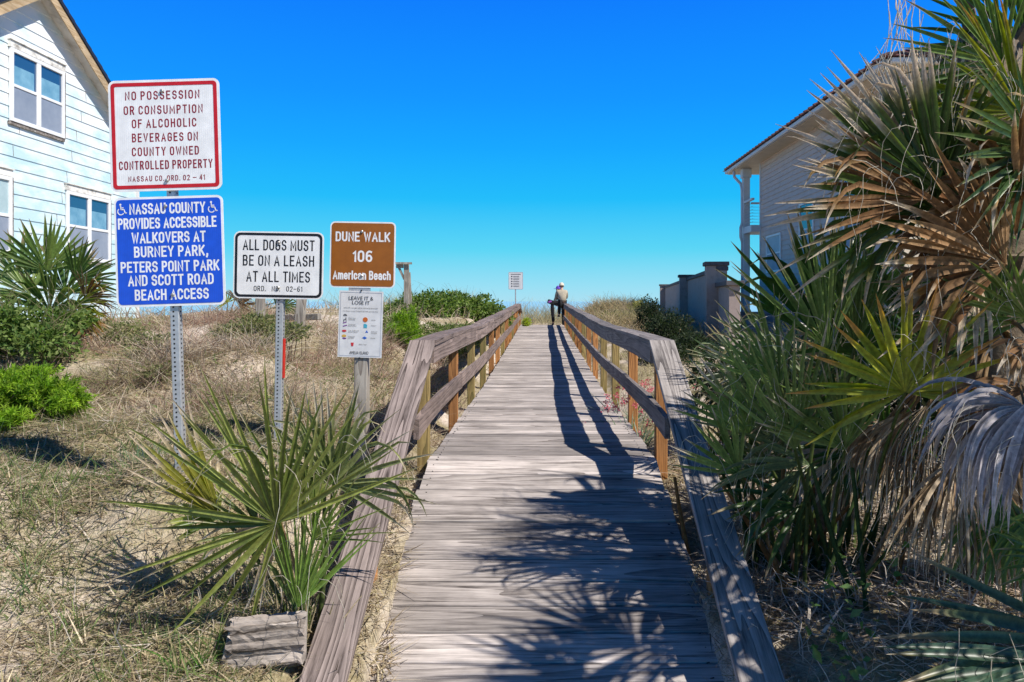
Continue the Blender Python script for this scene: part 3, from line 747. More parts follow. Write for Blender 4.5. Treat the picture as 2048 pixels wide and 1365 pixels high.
# ------------------------------------------------------------------ left house
XL = -8.6; RZ = 12.66; SL = .667
hL = empty('beach_house', (XL, RZ, 1.3), 'pale blue clapboard house with a steep gable and white windows', 'house')
Z_R = 7.04                                                # wall meets soffit under the ridge
def roofline(y): return Z_R - SL * abs(y - RZ)
mb = MB(); zz = .9; ex = .2; ys0, ys1 = 9.43, 15.89
while zz < Z_R:
    zt = min(zz + ex, Z_R)
    def span(z):
        d = (Z_R - z) / SL; return max(ys0, RZ - d), min(ys1, RZ + d)
    a0, a1 = span(zz); b0, b1 = span(zt)
    x_lo, x_hi = XL + .016, XL + .003
    mb.add([(x_lo, a0, zz), (x_lo, a1, zz), (x_hi, b1, zt), (x_hi, b0, zt), (XL, a0, zz), (XL, a1, zz)], [(0, 1, 2, 3), (4, 5, 1, 0)])
    zz += ex
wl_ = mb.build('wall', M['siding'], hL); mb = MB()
for c_ in range(24):                                       # butt joints between the boards
    zj = .9 + ex * (c_ + 1); d_ = (Z_R - zj - ex) / SL
    for yj in np.arange(ys0 + .4 + (c_ * 1.37) % 2.6, ys1, 2.75):
        if abs(yj - RZ) < d_ - .15: jb = MB(); mb.box((XL + .0125, yj, zj + ex * .5), (.006, .006, ex * .92), (0, -.065, 0))
mb.build('board_joints', M['rot'], wl_)
mb = MB()                                                 # the other three walls, a body behind the clapboards
poly = [(ys0, .6), (ys1, .6), (ys1, roofline(ys1)), (RZ, Z_R), (ys0, roofline(ys0))]
n_ = len(poly); vs = [(XL - .004, y_, z_) for y_, z_ in poly] + [(XL - 9, y_, z_) for y_, z_ in poly]
mb.add(vs, [tuple(range(n_)), tuple(range(2 * n_ - 1, n_ - 1, -1))] + [(i, (i + 1) % n_, (i + 1) % n_ + n_, i + n_) for i in range(n_)])
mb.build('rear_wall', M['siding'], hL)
mb = MB(); mb.box((XL + .02, ys1 + .002, 2.8), (.045, .10, 4.1)); mb.build('corner_board', M['trim'], hL)
XF = XL + .25
for s_ in (-1, 1):
    ye = RZ + s_ * 4.0; ze = Z_R - SL * 4.0
    # soffit board under the overhang
    mb = MB(); t_ = .02
    mb.add([(XL - .02, RZ, Z_R), (XF, RZ, Z_R), (XF, ye, ze), (XL - .02, ye, ze), (XL - .02, RZ, Z_R + t_), (XF, RZ, Z_R + t_), (XF, ye, ze + t_), (XL - .02, ye, ze + t_)],
           [(0, 1, 2, 3), (7, 6, 5, 4), (0, 4, 5, 1), (1, 5, 6, 2), (2, 6, 7, 3), (3, 7, 4, 0)])
    mb.build('soffit', M['soffit'], hL)
    # rake fascia, fresh wood
    mb = MB(); a_ = Z_R - .14; d_ = .20
    mb.add([(XF + .002, RZ, a_), (XF + .022, RZ, a_), (XF + .022, ye, a_ - 4 * SL), (XF + .002, ye, a_ - 4 * SL), (XF + .002, RZ, a_ + d_), (XF + .022, RZ, a_ + d_), (XF + .022, ye, a_ + d_ - 4 * SL), (XF + .002, ye, a_ + d_ - 4 * SL)],
           [(0, 1, 2, 3), (7, 6, 5, 4), (0, 4, 5, 1), (1, 5, 6, 2), (2, 6, 7, 3), (3, 7, 4, 0)], .4)
    mb.build('rake_board', M['newwood'], hL)
    mb = MB(); a_ = Z_R + .062; d_ = .075
    mb.add([(XF - .05, RZ, a_), (XF + .045, RZ, a_), (XF + .045, ye, a_ - 4 * SL), (XF - .05, ye, a_ - 4 * SL), (XF - .05, RZ, a_ + d_), (XF + .045, RZ, a_ + d_), (XF + .045, ye, a_ + d_ - 4 * SL), (XF - .05, ye, a_ + d_ - 4 * SL)],
           [(0, 1, 2, 3), (7, 6, 5, 4), (0, 4, 5, 1), (1, 5, 6, 2), (2, 6, 7, 3), (3, 7, 4, 0)])
    mb.build('drip_edge', M['drip'], hL)
    mb = MB(); a_ = Z_R + .07; d_ = .085                  # courses of shingles
    n_c = 24
    for i in range(n_c):
        u0, u1 = 4.05 * i / n_c, 4.05 * (i + 1) / n_c + .03
        lift0, lift1 = (.0, .022)
        x0_, x1_ = XF + .03, XL - 9.3
        mb.add([(x0_, RZ + s_ * u0, a_ + d_ - SL * u0 + lift0), (x0_, RZ + s_ * u1, a_ + d_ - SL * u1 + lift1), (x1_, RZ + s_ * u1, a_ + d_ - SL * u1 + lift1), (x1_, RZ + s_ * u0, a_ + d_ - SL * u0 + lift0),
                (x0_, RZ + s_ * u1, a_ + d_ - SL * u1 - .03), (x1_, RZ + s_ * u1, a_ + d_ - SL * u1 - .03)], [(0, 1, 2, 3), (1, 4, 5, 2)])
    mb.build('roof', M['shingle'], hL)

def window(root, x, y0, y1, z0, z1, head=.11, side=1, lower='screen', upper='glass', frame='vinyl', mull=True, old=True):
    """window set in a wall of constant x; side = which way it faces along x"""
    f = .065; d0, d1 = x + side * .018, x + side * .062
    cx = (d0 + d1) / 2; dx = abs(d1 - d0)
    mb = MB(); ym = (y0 + y1) / 2; zm = z0 + (z1 - z0) * .50
    mb.box((cx, y0 + f / 2, (z0 + z1) / 2), (dx, f, z1 - z0)); mb.box((cx, y1 - f / 2, (z0 + z1) / 2), (dx, f, z1 - z0))
    ins = y1 - y0 - 2 * f
    mb.box((cx, ym, z1 - f / 2), (dx - .004, ins, f)); mb.box((cx, ym, z0 + f / 2), (dx - .004, ins, f))
    if mull: mb.box((cx, ym, (z0 + z1) / 2), (dx - .008, .10, z1 - z0 - 2 * f))
    halves = [(y0 + f, ym - .05), (ym + .05, y1 - f)] if mull else [(y0 + f, y1 - f)]
    for a, b in halves: mb.box((cx - side * .004, (a + b) / 2, zm), (dx - .014, b - a, .05))
    w = mb.build('window', M[frame], root, bevel=.004)
    for a, b in halves:
        for q0, q1, mat, off in ((zm + .025, z1 - f, upper, .030), (z0 + f, zm - .025, lower, .036)):
            mb = MB(); mb.box((x + side * off, (a + b) / 2, (q0 + q1) / 2), (.004, b - a, q1 - q0)); mb.build('pane', M[mat], w)
            if mat == 'glass' and old:                   # drawn curtain behind the lower part of the upper sash
                mb = MB(); mb.box((x + side * (off + .0045), (a + b) / 2 - .02, q0 + (q1 - q0) * .3), (.003, (b - a) - .07, (q1 - q0) * .58)); mb.build('curtain', M['curtain'], w)
    if head:
        mb = MB(); mb.box((x + side * .035, ym, z1 + head / 2 + .004), (.05, y1 - y0 + .03, head), r=.3)
        mb.box((x + side * .045, ym, z1 + head + .014), (.075, y1 - y0 + .05, .015))
        mb.build('header_board', M['oldtrim'], w)
    if old:
        mb = MB(); mb.box((x + side * .03, y1 + .028, (z0 + z1) / 2), (.024, .045, z1 - z0)); mb.box((x + side * .03, ym, z0 - .03), (.03, y1 - y0 + .05, .05))
        mb.build('casing', M['rot'], w)
    return w
window(hL, XL, 12.07, 13.43, 4.66, 5.85)
window(hL, XL, 13.50, 14.86, 2.50, 3.75)
window(hL, XL, 10.75, 12.10, 2.50, 3.75, upper='blind')
mb = MB(); mb.box((XL - 4.5, RZ, .55), (8.8, 6.3, 1.4)); mb.build('foundation', M['concrete'], hL)

# ------------------------------------------------------------------ right house
XR = 8.0
hR = empty('lap_sided_house', (XR, 22, 1.0), 'two storey grey lap sided house with red brown hip roof and seaward balcony', 'house')
y0_, y1_ = 16.6, 27.4
mb = MB(); zz = .8
while zz < 6.9:
    zt = min(zz + .165, 6.9); a, b = XR - .026, XR - .003
    mb.add([(a, y0_, zz), (a, y1_, zz), (b, y1_, zt), (b, y0_, zt), (XR, y0_, zz), (XR, y1_, zz)], [(0, 1, 2, 3), (4, 5, 1, 0)])
    zz += .165
mb.build('wall', M['greysiding'], hR)
mb = MB(); mb.box((XR + 5.502, 22, 3.7), (11.0, 10.8, 6.4)); mb.build('rear_wall', M['beige'], hR)
mb = MB(); mb.box((XR - .004, y1_ + .012, 3.8), (.07, .10, 6.1)); mb.build('corner_board', M['greytrim'], hR)
EZ = 6.86; EX = 7.4; EY0, EY1 = 16.0, 29.9; EX1 = 20.0
mb = MB(); mb.box(((EX + EX1) / 2, (EY0 + EY1) / 2, EZ - .03), (EX1 - EX - .04, EY1 - EY0 - .04, .05)); mb.build('soffit', M['beige'], hR)
mb = MB()
for (cx, cy, wx_, wy_) in ((EX - .05, (EY0 + EY1) / 2, .13, EY1 - EY0), ((EX + EX1) / 2 + .07, EY0 - .05, EX1 - EX + .1, .13), ((EX + EX1) / 2 + .07, EY1 + .05, EX1 - EX + .1, .13)):
    mb.box((cx, cy, EZ + .01), (wx_, wy_, .12)); 
mb.build('gutter', M['greytrim'], hR, bevel=.02)
# hip roof with ribs
mb = MB(); rs = .42; ax, bx_, ay, by = EX - .17, EX1 + .17, EY0 - .17, EY1 + .17
hw = (bx_ - ax) / 2; cxm = (ax + bx_) / 2; rl_ = max(0.2, (by - ay) / 2 - .3)
tz = EZ + .085; hgt = rl_ * rs
ra, rb = (ax + rl_, (ay + by) / 2, tz + hgt), (bx_ - rl_, (ay + by) / 2, tz + hgt)
A_, B_, C_, D_ = (ax, ay, tz), (bx_, ay, tz), (bx_, by, tz), (ax, by, tz)
mb.add([A_, B_, C_, D_, ra, rb], [(0, 1, 5, 4), (1, 2, 5), (2, 3, 4, 5), (3, 0, 4), (3, 2, 1, 0)])
t = ay + .15
while t < by - .1:                                        # standing ribs on the near hip, seen as the notched edge of the eave
    u = min(t - ay, by - t); e = Vector((ax + u * .98, t, tz + u * .98 * rs)); mb.bar((ax - .02, t, tz + .025), e + Vector((0, 0, .025)), .09, .05); t += .36
t = ax + .2
while t < bx_ - .1:
    u = min(t - ax, bx_ - t, rl_); mb.bar((t, ay - .02, tz + .025), (t, ay + u * .98, tz + u * .98 * rs + .025), .09, .05); t += .36
mb.build('roof', M['shingle_red'], hR)
window(hR, XR, 25.0, 26.6, 2.75, 4.05, head=0, side=-1, mull=False, old=False, lower='screen', upper='blind')
window(hR, XR, 22.0, 23.2, 3.1, 4.75, head=0, side=-1, mull=False, old=False, lower='screen', upper='glass')
window(hR, XR, 18.5, 19.8, 3.1, 5.4, head=0, side=-1, mull=False, old=False, lower='screen', upper='glass')
# porch: column, balcony, rail with cables, downpipe
mb = MB(); mb.box((7.78, 28.62, 3.7), (.25, .25, 6.2)); mb.box((7.78, 28.62, 6.62), (.34, .34, .34)); mb.build('porch_column', M['greytrim'], hR, bevel=.01)
mb = MB(); mb.box((11.0, 28.62, 3.7), (.25, .25, 6.2)); mb.build('porch_column', M['greytrim'], hR, bevel=.01)
mb = MB(); mb.box((9.6, 28.1, 4.42), (3.9, 1.38, .24)); mb.build('balcony_floor', M['greytrim'], hR)
mb = MB(); mb.box((7.72, 28.0, 5.5), (.10, 1.16, .07)); mb.box((9.3, 28.7, 5.5), (2.6, .08, .07)); br_ = mb.build('balcony_rail', M['greytrim'], hR)
mb = MB()
for i in range(7):
    z_ = 4.66 + i * .115; mb.tube([(7.72, 27.42, z_), (7.72, 28.48, z_)], .006, 5); mb.tube([(7.92, 28.7, z_), (10.86, 28.7, z_)], .006, 5)
mb.build('cable', M['cable'], br_)
mb = MB(); mb.tube([(7.42, 29.0, 6.78), (7.44, 29.0, 6.55), (7.62, 28.75, 6.25), (7.64, 28.66, 6.0), (7.64, 28.62, 4.75), (7.56, 28.55, 4.55), (7.56, 28.55, 4.2), (7.64, 28.62, 4.0), (7.64, 28.62, .8)], .055, 8)
mb.build('downpipe', M['greytrim'], hR, smooth=True)
mb = MB(); mb.box((9.4, 28.2, .9), (3.6, 1.6, .9)); mb.build('porch_floor', M['concrete'], hR)

# ------------------------------------------------------------------ concrete garden wall
A = Vector((4.37, 18.6)); B = Vector((7.19, 44.0)); u = (B - A).normalized(); v = Vector((u.y, -u.x)); ang = math.atan2(-u.x, u.y)
gw = empty('garden_wall', (A.x, A.y, .8), 'grey block garden wall with dark coping and stepped piers', 'wall')
def wp(s, t): q = A + u * s + v * t; return (q.x, q.y)
Lw = (B - A).length
mb = MB(); c = wp(Lw / 2, .1); mb.box((c[0], c[1], 1.5), (.2, Lw - .02, 2.02), (0, 0, ang)); mb.build('wall_panel', M['concrete'], gw)
mb = MB(); mb.box((c[0], c[1], 2.565), (.30, Lw, .11), (0, 0, ang)); mb.build('coping', M['coping'], gw, bevel=.01)
for s_ in (.25, 9.4, Lw - .4):
    c = wp(s_, -.03); mb = MB(); mb.box((c[0], c[1], 1.55), (.50, .46, 2.16), (0, 0, ang)); p_ = mb.build('pier', M['concrete'], gw)
    mb = MB(); mb.box((c[0], c[1], 2.685), (.60, .56, .10), (0, 0, ang)); mb.build('pier_cap', M['coping'], p_, bevel=.01)
c = wp(-1.0, .12); mb = MB(); mb.box((c[0], c[1], 1.25), (.24, 1.95, 1.7), (0, 0, ang)); mb.build('low_wall_panel', M['concrete'], gw)
c = wp(-1.02, .12); mb = MB(); mb.box((c[0], c[1], 2.155), (.40, 2.1, .11), (0, 0, ang)); mb.build('coping', M['coping'], gw, bevel=.01)

# ------------------------------------------------------------------ old timber frame, posts and kerb on the dune
Yf = 18.0
q = P(813, 590, Yf); gz = h1(q.x, Yf)
tf = empty('timber_frame', (q.x, Yf, gz), 'weathered timber post with crossbar and diagonal brace on the dune', 'post frame')
mb = MB(); a = P(813, 528, Yf); mb.bar((q.x, Yf, gz - .3), (a.x, Yf, a.z), .11, .11, up=(0, 1, 0)); mb.build('post', M['post_grey'], tf)
mb = MB(); mb.bar((q.x + .10, Yf + .1, gz - .3), (a.x + .03, Yf + .1, P(0, 545, Yf).z), .09, .06, up=(0, 1, 0)); mb.build('prop', M['post_grey'], tf)
mb = MB(); mb.bar(P(772, 527, Yf) + Vector((0, -.09, 0)), P(825, 527.5, Yf) + Vector((0, -.09, 0)), .05, .05); mb.build('crossbar', M['post_grey'], tf)
mb = MB(); mb.bar(P(796, 531, Yf) + Vector((0, -.02, 0)), P(809, 559, Yf) + Vector((0, -.02, 0)), .05, .06, up=(0, 1, 0)); mb.build('brace', M['post_grey'], tf)
mb = MB(); c = P(800, 532.5, Yf); mb.box(c + Vector((0, -.02, 0)), (.17, .05, .10)); mb.build('block', M['post_grey'], tf)
Yp = 11.0
for (x0, y0, x1, y1, w_, lab) in ((521, 640, 521, 594, .11, 'short upright grey post on the dune behind the dog sign'), (596, 638, 604, 590, .12, 'leaning grey post on the dune behind the dog sign')):
    a = P(x0, y0, Yp); b = P(x1, y1, Yp); gz = h1(a.x, Yp)
    mb = MB(); mb.bar((a.x, Yp, gz - .2), b, w_, w_, up=(0, 1, 0)); o = mb.build('fence_post', M['post_grey'], None, bevel=.006); link_props(o, lab, 'post')
a = P(560, 636, 11.6); b = P(640, 634, 11.3)
mb = MB(); mb.bar(a, b, .09, .10); o = mb.build('timber_kerb', M['post_grey'], None, bevel=.01); link_props(o, 'grey timber beam lying along the dune top', 'beam')

# ------------------------------------------------------------------ weathered log
a = P(456, 1275, 3.17); b = P(604, 1268, 3.27); c0 = (a + b) / 2
lg = MB(); n = 46; L = (b - a).length; segs = []
rng = np.random.default_rng(5)
prof = []
for k in range(n):
    an = 2 * math.pi * k / n; rr = .108 * (1 + .10 * math.sin(3 * an + 1) + rng.uniform(-.05, .05) - (.13 if k % 5 == 0 else 0) - (.08 if k % 7 == 3 else 0)); prof.append((math.cos(an) * rr * 1.08, math.sin(an) * rr))
vs = []; M_ = 14
for i in range(M_ + 1):
    t = i / M_; x = (t - .5) * L
    for k, (py_, pz_) in enumerate(prof):
        j = 1 + rng.uniform(-.035, .035) + (.08 * math.sin(k * 2.1) if i in (0, M_) else 0)
        vs.append((x + (rng.uniform(-.025, .02) if i in (0, M_) else 0), py_ * j, pz_ * j))
fs = [(i * n + k, i * n + (k + 1) % n, (i + 1) * n + (k + 1) % n, (i + 1) * n + k) for i in range(M_) for k in range(n)] + [tuple(range(n))[::-1], tuple(M_ * n + k for k in range(n))]
lg.add(vs, fs, .5); o = lg.build('driftwood_log', M['log'], None)
o.location = (c0.x, c0.y, P(0, 1281, 3.22).z); o.rotation_euler = (0, R_(2), math.atan2(b.y - a.y, b.x - a.x))
link_props(o, 'short cracked grey log lying at the foot of the palmetto', 'log')

# ------------------------------------------------------------------ foliage generators
def norm(v): return v / (np.linalg.norm(v, axis=-1, keepdims=True) + 1e-9)

def fan(hub, tip, nrm, arc=150, nseg=38, fuse=.38, grav=.3, wmul=1.0, fold=.55, cup=.0, c0=(.03, .07, .02), c1=(.07, .12, .03), ctip=(.34, .26, .15), tip0=.86, K=9, bent=.18, bentg=5, seed=0, wob=.05, lmin=.72, split=1.0, angles=None):
    """one palm fan: nseg pleated blades spread round hub. Returns verts, quads, colours"""
    r = np.random.default_rng(seed)
    hub = np.array(hub, float); tip = np.array(tip, float)
    R = np.linalg.norm(tip - hub); d = (tip - hub) / R
    nrm = np.array(nrm, float); nrm = nrm - d * nrm.dot(d); nrm /= np.linalg.norm(nrm); s = np.cross(nrm, d)
    S = nseg if angles is None else len(angles); base = np.linspace(-arc / 2, arc / 2, S) * math.pi / 180
    a = base + r.normal(0, .35, S) * (arc / S * math.pi / 180)
    if angles is not None: S = len(angles); nseg = S; a = np.radians(np.array(angles, float)) + r.normal(0, .012, S)
    dr = np.cos(a)[:, None] * d + np.sin(a)[:, None] * s + nrm * (cup + r.normal(0, wob, S))[:, None]; dr = norm(dr)
    side = norm(-np.sin(a)[:, None] * d + np.cos(a)[:, None] * s)
    L = R * (lmin + (1 - lmin) * np.cos(a * .75)) * r.uniform(.86, 1.08, S)
    da = math.radians(arc / max(1, S - 1)); wf = fuse * R * math.tan(da / 2) * wmul * r.uniform(.85, 1.15, S)
    g = grav * r.uniform(.5, 1.5, S); isb = r.random(S) < bent; bstart = r.uniform(.45, .8, S)
    drift = r.normal(0, wob * 1.5, (S, 3))
    pos = np.repeat(hub[None], S, 0); V = []; C = []
    mixc = r.uniform(0, 1, S)[:, None]; cb = np.array(c0) * (1 - mixc) + np.array(c1) * mixc; cb = cb * r.uniform(.8, 1.2, S)[:, None]
    ts = tip0 + r.normal(0, .09, S)
    for k in range(K + 1):
        t = k / K
        if k:
            gg = g * t + np.where(isb & (t > bstart), bentg, 0)
            dr = norm(dr + (np.array([0, 0, -1.0]) * gg[:, None] + drift * t) / K)
            pos = pos + dr * (L / K)[:, None]
        sd_ = norm(side - dr * np.sum(side * dr, 1, keepdims=True)); nn = np.cross(dr, sd_)
        if t <= fuse: w = wf * (t / fuse) + .0012
        else: w = wf * (1 - ((t - fuse) / (1 - fuse)) ** 1.5) ** .9 + .0007
        fl = fold * (1 if t < fuse else 1.15)
        V.append(np.stack([pos - sd_ * w[:, None], pos - nn * (fl * w)[:, None], pos + sd_ * w[:, None]], 1))
        f = np.clip((t - ts) / .10 + .5, 0, 1)[:, None]; f = f * f * (3 - 2 * f)
        yl = np.clip((t - ts) / .10 + 1.2, 0, 1)[:, None] * (1 - f)
        cc = cb * (1 - f) + np.array(ctip) * f; cc = cc * (1 - .35 * yl) + np.array([.24, .19, .03]) * .35 * yl
        C.append(np.stack([cc * 1.12, cc * .8, cc * 1.12], 1))
    V = np.stack(V, 1).reshape(-1, 3); C = np.stack(C, 1).reshape(-1, 3)
    st = (K + 1) * 3; si = np.arange(S)[:, None, None] * st; ki = np.arange(K)[None, :, None] * 3; q = np.array([[0, 1, 4, 3], [1, 2, 5, 4]])
    Fq = (si[..., None] + ki[..., None] + q[None, None]).reshape(-1, 4)
    return V, Fq, C

def stalk(pts, r0, r1, col, n=5):
    pts = np.array(pts, float); K = len(pts); V = []
    for i in range(K):
        d = pts[min(i + 1, K - 1)] - pts[max(i - 1, 0)]; d /= np.linalg.norm(d) + 1e-9
        x = np.cross(d, [.1, .9, .2]); x /= np.linalg.norm(x) + 1e-9; y = np.cross(d, x); rr = r0 + (r1 - r0) * i / (K - 1)
        for k in range(n):
            an = 2 * math.pi * k / n; V.append(pts[i] + (x * math.cos(an) + y * math.sin(an) * .6) * rr)
    Fq = [(i * n + k, i * n + (k + 1) % n, (i + 1) * n + (k + 1) % n, (i + 1) * n + k) for i in range(K - 1) for k in range(n)]
    return np.array(V), np.array(Fq), np.tile(np.array(col)[None], (len(V), 1))

def curve3(a, b, sag, n=7):
    a = np.array(a, float); b = np.array(b, float); t = np.linspace(0, 1, n)[:, None]
    return a + (b - a) * t + np.array([0, 0, 1.0]) * (sag * 4 * t * (1 - t))

def merge(parts):
    V = []; Fq = []; C = []; o_ = 0
    for v_, f_, c_ in parts:
        V.append(v_); Fq.append(f_ + o_); C.append(c_); o_ += len(v_)
    return np.concatenate(V), np.concatenate(Fq), np.concatenate(C)

def strips(pos, dirs, L, w, bend, cols, K=4, tipcol=None, seed=0, flat=False):
    """N thin blades; pos (N,3), dirs (N,3), L,w,bend (N,)"""
    r = np.random.default_rng(seed); N = len(pos)
    rnd = norm(r.normal(0, 1, (N, 3))); sd_ = norm(np.cross(dirs, rnd)) if not flat else norm(np.cross(dirs, np.array([0, 0, 1.0]) + .4 * rnd))
    bd = norm(r.normal(0, 1, (N, 3)) * np.array([1, 1, .25]) + np.array([0, 0, -.7]))
    V = []; C = []
    for k in range(K + 1):
        t = k / K; p = pos + dirs * (L * t)[:, None] + bd * (bend * L * t * t)[:, None]
        ww = (w * (1 - .85 * t ** 1.5))[:, None]
        V.append(np.stack([p - sd_ * ww, p + sd_ * ww], 1))
        cc = cols if tipcol is None else cols * (1 - t) + np.array(tipcol) * t
        C.append(np.stack([cc, cc], 1))
    V = np.stack(V, 1).reshape(-1, 3); C = np.stack(C, 1).reshape(-1, 3)
    b = np.arange(N)[:, None, None] * ((K + 1) * 2) + np.arange(K)[None, :, None] * 2 + np.array([0, 1, 3, 2])[None, None]
    return V, b.reshape(-1, 4), C

def leaves(pos, out, size, asp, cols, seed=0, droop=.3):
    """N pointed leaves, each two faces folded at the midrib"""
    r = np.random.default_rng(seed); N = len(pos)
    d = norm(out + r.normal(0, .7, (N, 3)) + np.array([0, 0, -droop * .3])); n = norm(r.normal(0, .6, (N, 3)) + np.array([0.15, -.15, 1.0]) + out * .5); s = norm(np.cross(d, n)); n = np.cross(s, d)
    L = (size * r.uniform(.6, 1.3, N))[:, None]; w = L * asp
    a = pos; m = pos + d * L * .5; e = pos + d * L
    V = np.stack([a, m - s * w * .5 + n * w * .18, e, m + s * w * .5 + n * w * .18, m], 1).reshape(-1, 3)
    q = np.array([[0, 4, 2, 1], [0, 3, 2, 4]]); Fq = (np.arange(N)[:, None, None] * 5 + q[None]).reshape(-1, 4)
    return V, Fq, np.repeat(cols, 5, 0)

def palette(n, cols, r, jit=.25):
    cols = np.array(cols); i = r.integers(0, len(cols), n); f = r.random(n)[:, None]
    j = r.integers(0, len(cols), n)
    return (cols[i] * f + cols[j] * (1 - f)) * r.uniform(1 - jit, 1 + jit, n)[:, None]

def lobes_points(lobes, n, r, shell=.45):
    wts = np.array([l[3] * l[4] * l[5] for l in lobes]) ** .7; wts /= wts.sum(); li = r.choice(len(lobes), n, p=wts)
    L = np.array(lobes); u_ = norm(r.normal(0, 1, (n, 3))); rad = (r.random(n) ** shell)
    rad = rad * (1 + .22 * np.sin(u_[:, 0] * 7 + li) * np.sin(u_[:, 2] * 8 + li * 2) + .12 * np.sin(u_[:, 1] * 17))
    p = L[li, :3] + u_ * rad[:, None] * L[li, 3:6]
    return p, u_

def shrub(name, label, cat, lobes, n, size, asp, cols, group=None, mat='soft', seed=0, stems=14, droop=.3, stemcol=(.14, .10, .07), wisps=0):
    r = np.random.default_rng(seed)
    cx, cy = np.mean([l[0] for l in lobes]), np.mean([l[1] for l in lobes]); gz = h1(cx, cy)
    root = empty(name, (cx, cy, gz), label, cat, group)
    p, u_ = lobes_points(lobes, n, r)
    k_ = p[:, 2] > H(p[:, 0], p[:, 1]) - .02; p = p[k_]; u_ = u_[k_]
    V, Fq, C = leaves(p, u_, np.full(len(p), size), asp, palette(len(p), cols, r), seed, droop)
    arr_mesh('foliage', V, Fq, C, M[mat], root)
    ps = []
    for i in range(stems):
        l = lobes[r.integers(len(lobes))]; e = np.array(l[:3]) + norm(r.normal(0, 1, 3)) * np.array(l[3:6]) * .8
        b_ = np.array([l[0] + r.normal(0, .25) * l[3], l[1] + r.normal(0, .25) * l[4], 0]); b_[2] = h1(b_[0], b_[1]) - .05
        m_ = (b_ + e) / 2 + r.normal(0, .06, 3); ps.append(stalk([b_, m_, e], .009, .004, stemcol))
    for i in range(wisps):
        l = lobes[r.integers(len(lobes))]; b_ = np.array(l[:3]) + np.array([r.normal(0, .5) * l[3], r.normal(0, .4) * l[4], l[5] * .7])
        e = b_ + np.array([r.normal(0, .25), r.normal(0, .2), r.uniform(.15, .45)]); ps.append(stalk(curve3(b_, e, .05, 4), .004, .0015, (.25, .22, .12), 3))
    V, Fq, C = merge(ps); arr_mesh('stems', V, Fq, C, M['dry'], root)
    return root

# ------------------------------------------------------------------ palms
DARK = dict(c0=(.03, .075, .018), c1=(.09, .16, .035)); MID = dict(c0=(.09, .16, .035), c1=(.20, .27, .065)); DULL = dict(c0=(.10, .145, .06), c1=(.21, .25, .12))
YEL = dict(c0=(.20, .25, .02), c1=(.38, .38, .045), ctip=(.55, .28, .08)); BRIGHT = dict(c0=(.09, .17, .035), c1=(.17, .26, .06))
BROWN = dict(c0=(.17, .075, .028), c1=(.38, .24, .13), ctip=(.58, .49, .38)); TAN = dict(c0=(.38, .28, .18), c1=(.58, .48, .36), ctip=(.62, .55, .47)); GREY = dict(c0=(.30, .27, .28), c1=(.56, .52, .52), ctip=(.46, .36, .27))
BLUEG = dict(c0=(.05, .10, .06), c1=(.11, .18, .11))
PN = [None]; _seed = [100]; NS = .66
NEAR = 0.86
def nearer(q): q = Vector(q); e = Vector((0, 0, EYE)); return e + (q - e) * NEAR
def frond(root, hub, tip, base=None, nrm=None, dead=False, sag=.06, stem=None, fil=7, name=None, world=False, exact=False, **kw):
    """one frond: fan of blades, leaf stalk and loose threads as one mesh"""
    _seed[0] += 1; sd_ = _seed[0]; r = np.random.default_rng(sd_)
    h = np.array(hub if world else P(*hub)); t = np.array(tip if world else P(*tip))
    if root is PN[0]: h = np.array(nearer(h)); t = np.array(nearer(t)); base = nearer(base) if base is not None else None
    if nrm is None: nrm = np.array([0, 0, EYE]) - h + np.array([0, 0, 1.0])
    kw.setdefault('seed', sd_); kw['nseg'] = max(6, int(kw.get('nseg', 38) * NS)) if not exact else kw['nseg']
    ps = [fan(h, t, nrm, **kw)]
    col = stem if stem is not None else ((.26, .17, .09) if dead else (.11, .15, .045))
    if base is not None:
        b = np.array(base if (world or len(base) == 3 and isinstance(base, Vector)) else P(*base))
        ps.append(stalk(curve3(b, h, sag), .014, .008, col))
    for i in range(fil):
        d = norm(r.normal(0, 1, 3)); R = np.linalg.norm(t - h)
        p0 = h + (t - h) * r.uniform(.2, .6) + d * R * .15
        pts = [p0]; dd = norm(norm(t - h) + r.normal(0, .7, 3))
        for k in range(6): dd = norm(dd + np.array([0, 0, -.55]) + r.normal(0, .25, 3)); pts.append(pts[-1] + dd * R * .09)
        ps.append(stalk(pts, .0019, .0010, (.56, .52, .44), 3))
    V, Fq, C = merge(ps)
    return arr_mesh(name or ('dead_frond' if dead else 'frond'), V, Fq, C, M['dry'] if dead else M['leaf'], root)

def palm(name, label, base, cat='palm', group=None):
    return empty(name, base, label, cat, group)

# --- tall fan palm filling the right edge
pb = (2.72, 4.45, .45)
pb = tuple(nearer(pb)); pb = (pb[0], pb[1], h1(pb[0], pb[1]))
p1 = palm('fan_palm', 'tall ragged fan palm with brown skirts of dead fronds at the right edge', pb)
PN[0] = p1
mb = MB(); mb.tube([nearer(q_) for q_ in ((2.72, 4.45, .0), (2.70, 4.45, 1.0), (2.66, 4.42, 1.9), (2.62, 4.4, 2.6), (2.62, 4.4, 3.3))], [.19, .17, .16, .16, .14], 14)
M['trunk'] = noisy('palm trunk', (.07, .05, .035), (.20, .15, .10), 12, .95, .8, .03); tk = mb.build('trunk', M['trunk'], p1, smooth=True)
r = np.random.default_rng(8)
mb = MB()
for i in range(34):                                       # old leaf bases
    an = i * 2.4; z = .5 + i * .085; c = Vector((2.72 - .1 * (z - .5) / 2.6, 4.45, z)); o_ = Vector((math.cos(an), math.sin(an), 0))
    c = nearer(c); mb.bar(c + o_ * .11, c + o_ * .24 + Vector((0, 0, .20)), .07, .02, up=o_)
mb.build('leaf_bases', M['trunk'], tk)
ctr = Vector((2.62, 4.4, 2.95))
T1 = Vector((2.62, 4.40, 2.35)); T2 = Vector((2.64, 4.42, 2.75)); T3 = Vector((2.62, 4.40, 3.1)); TL = Vector((2.68, 4.42, 1.6))
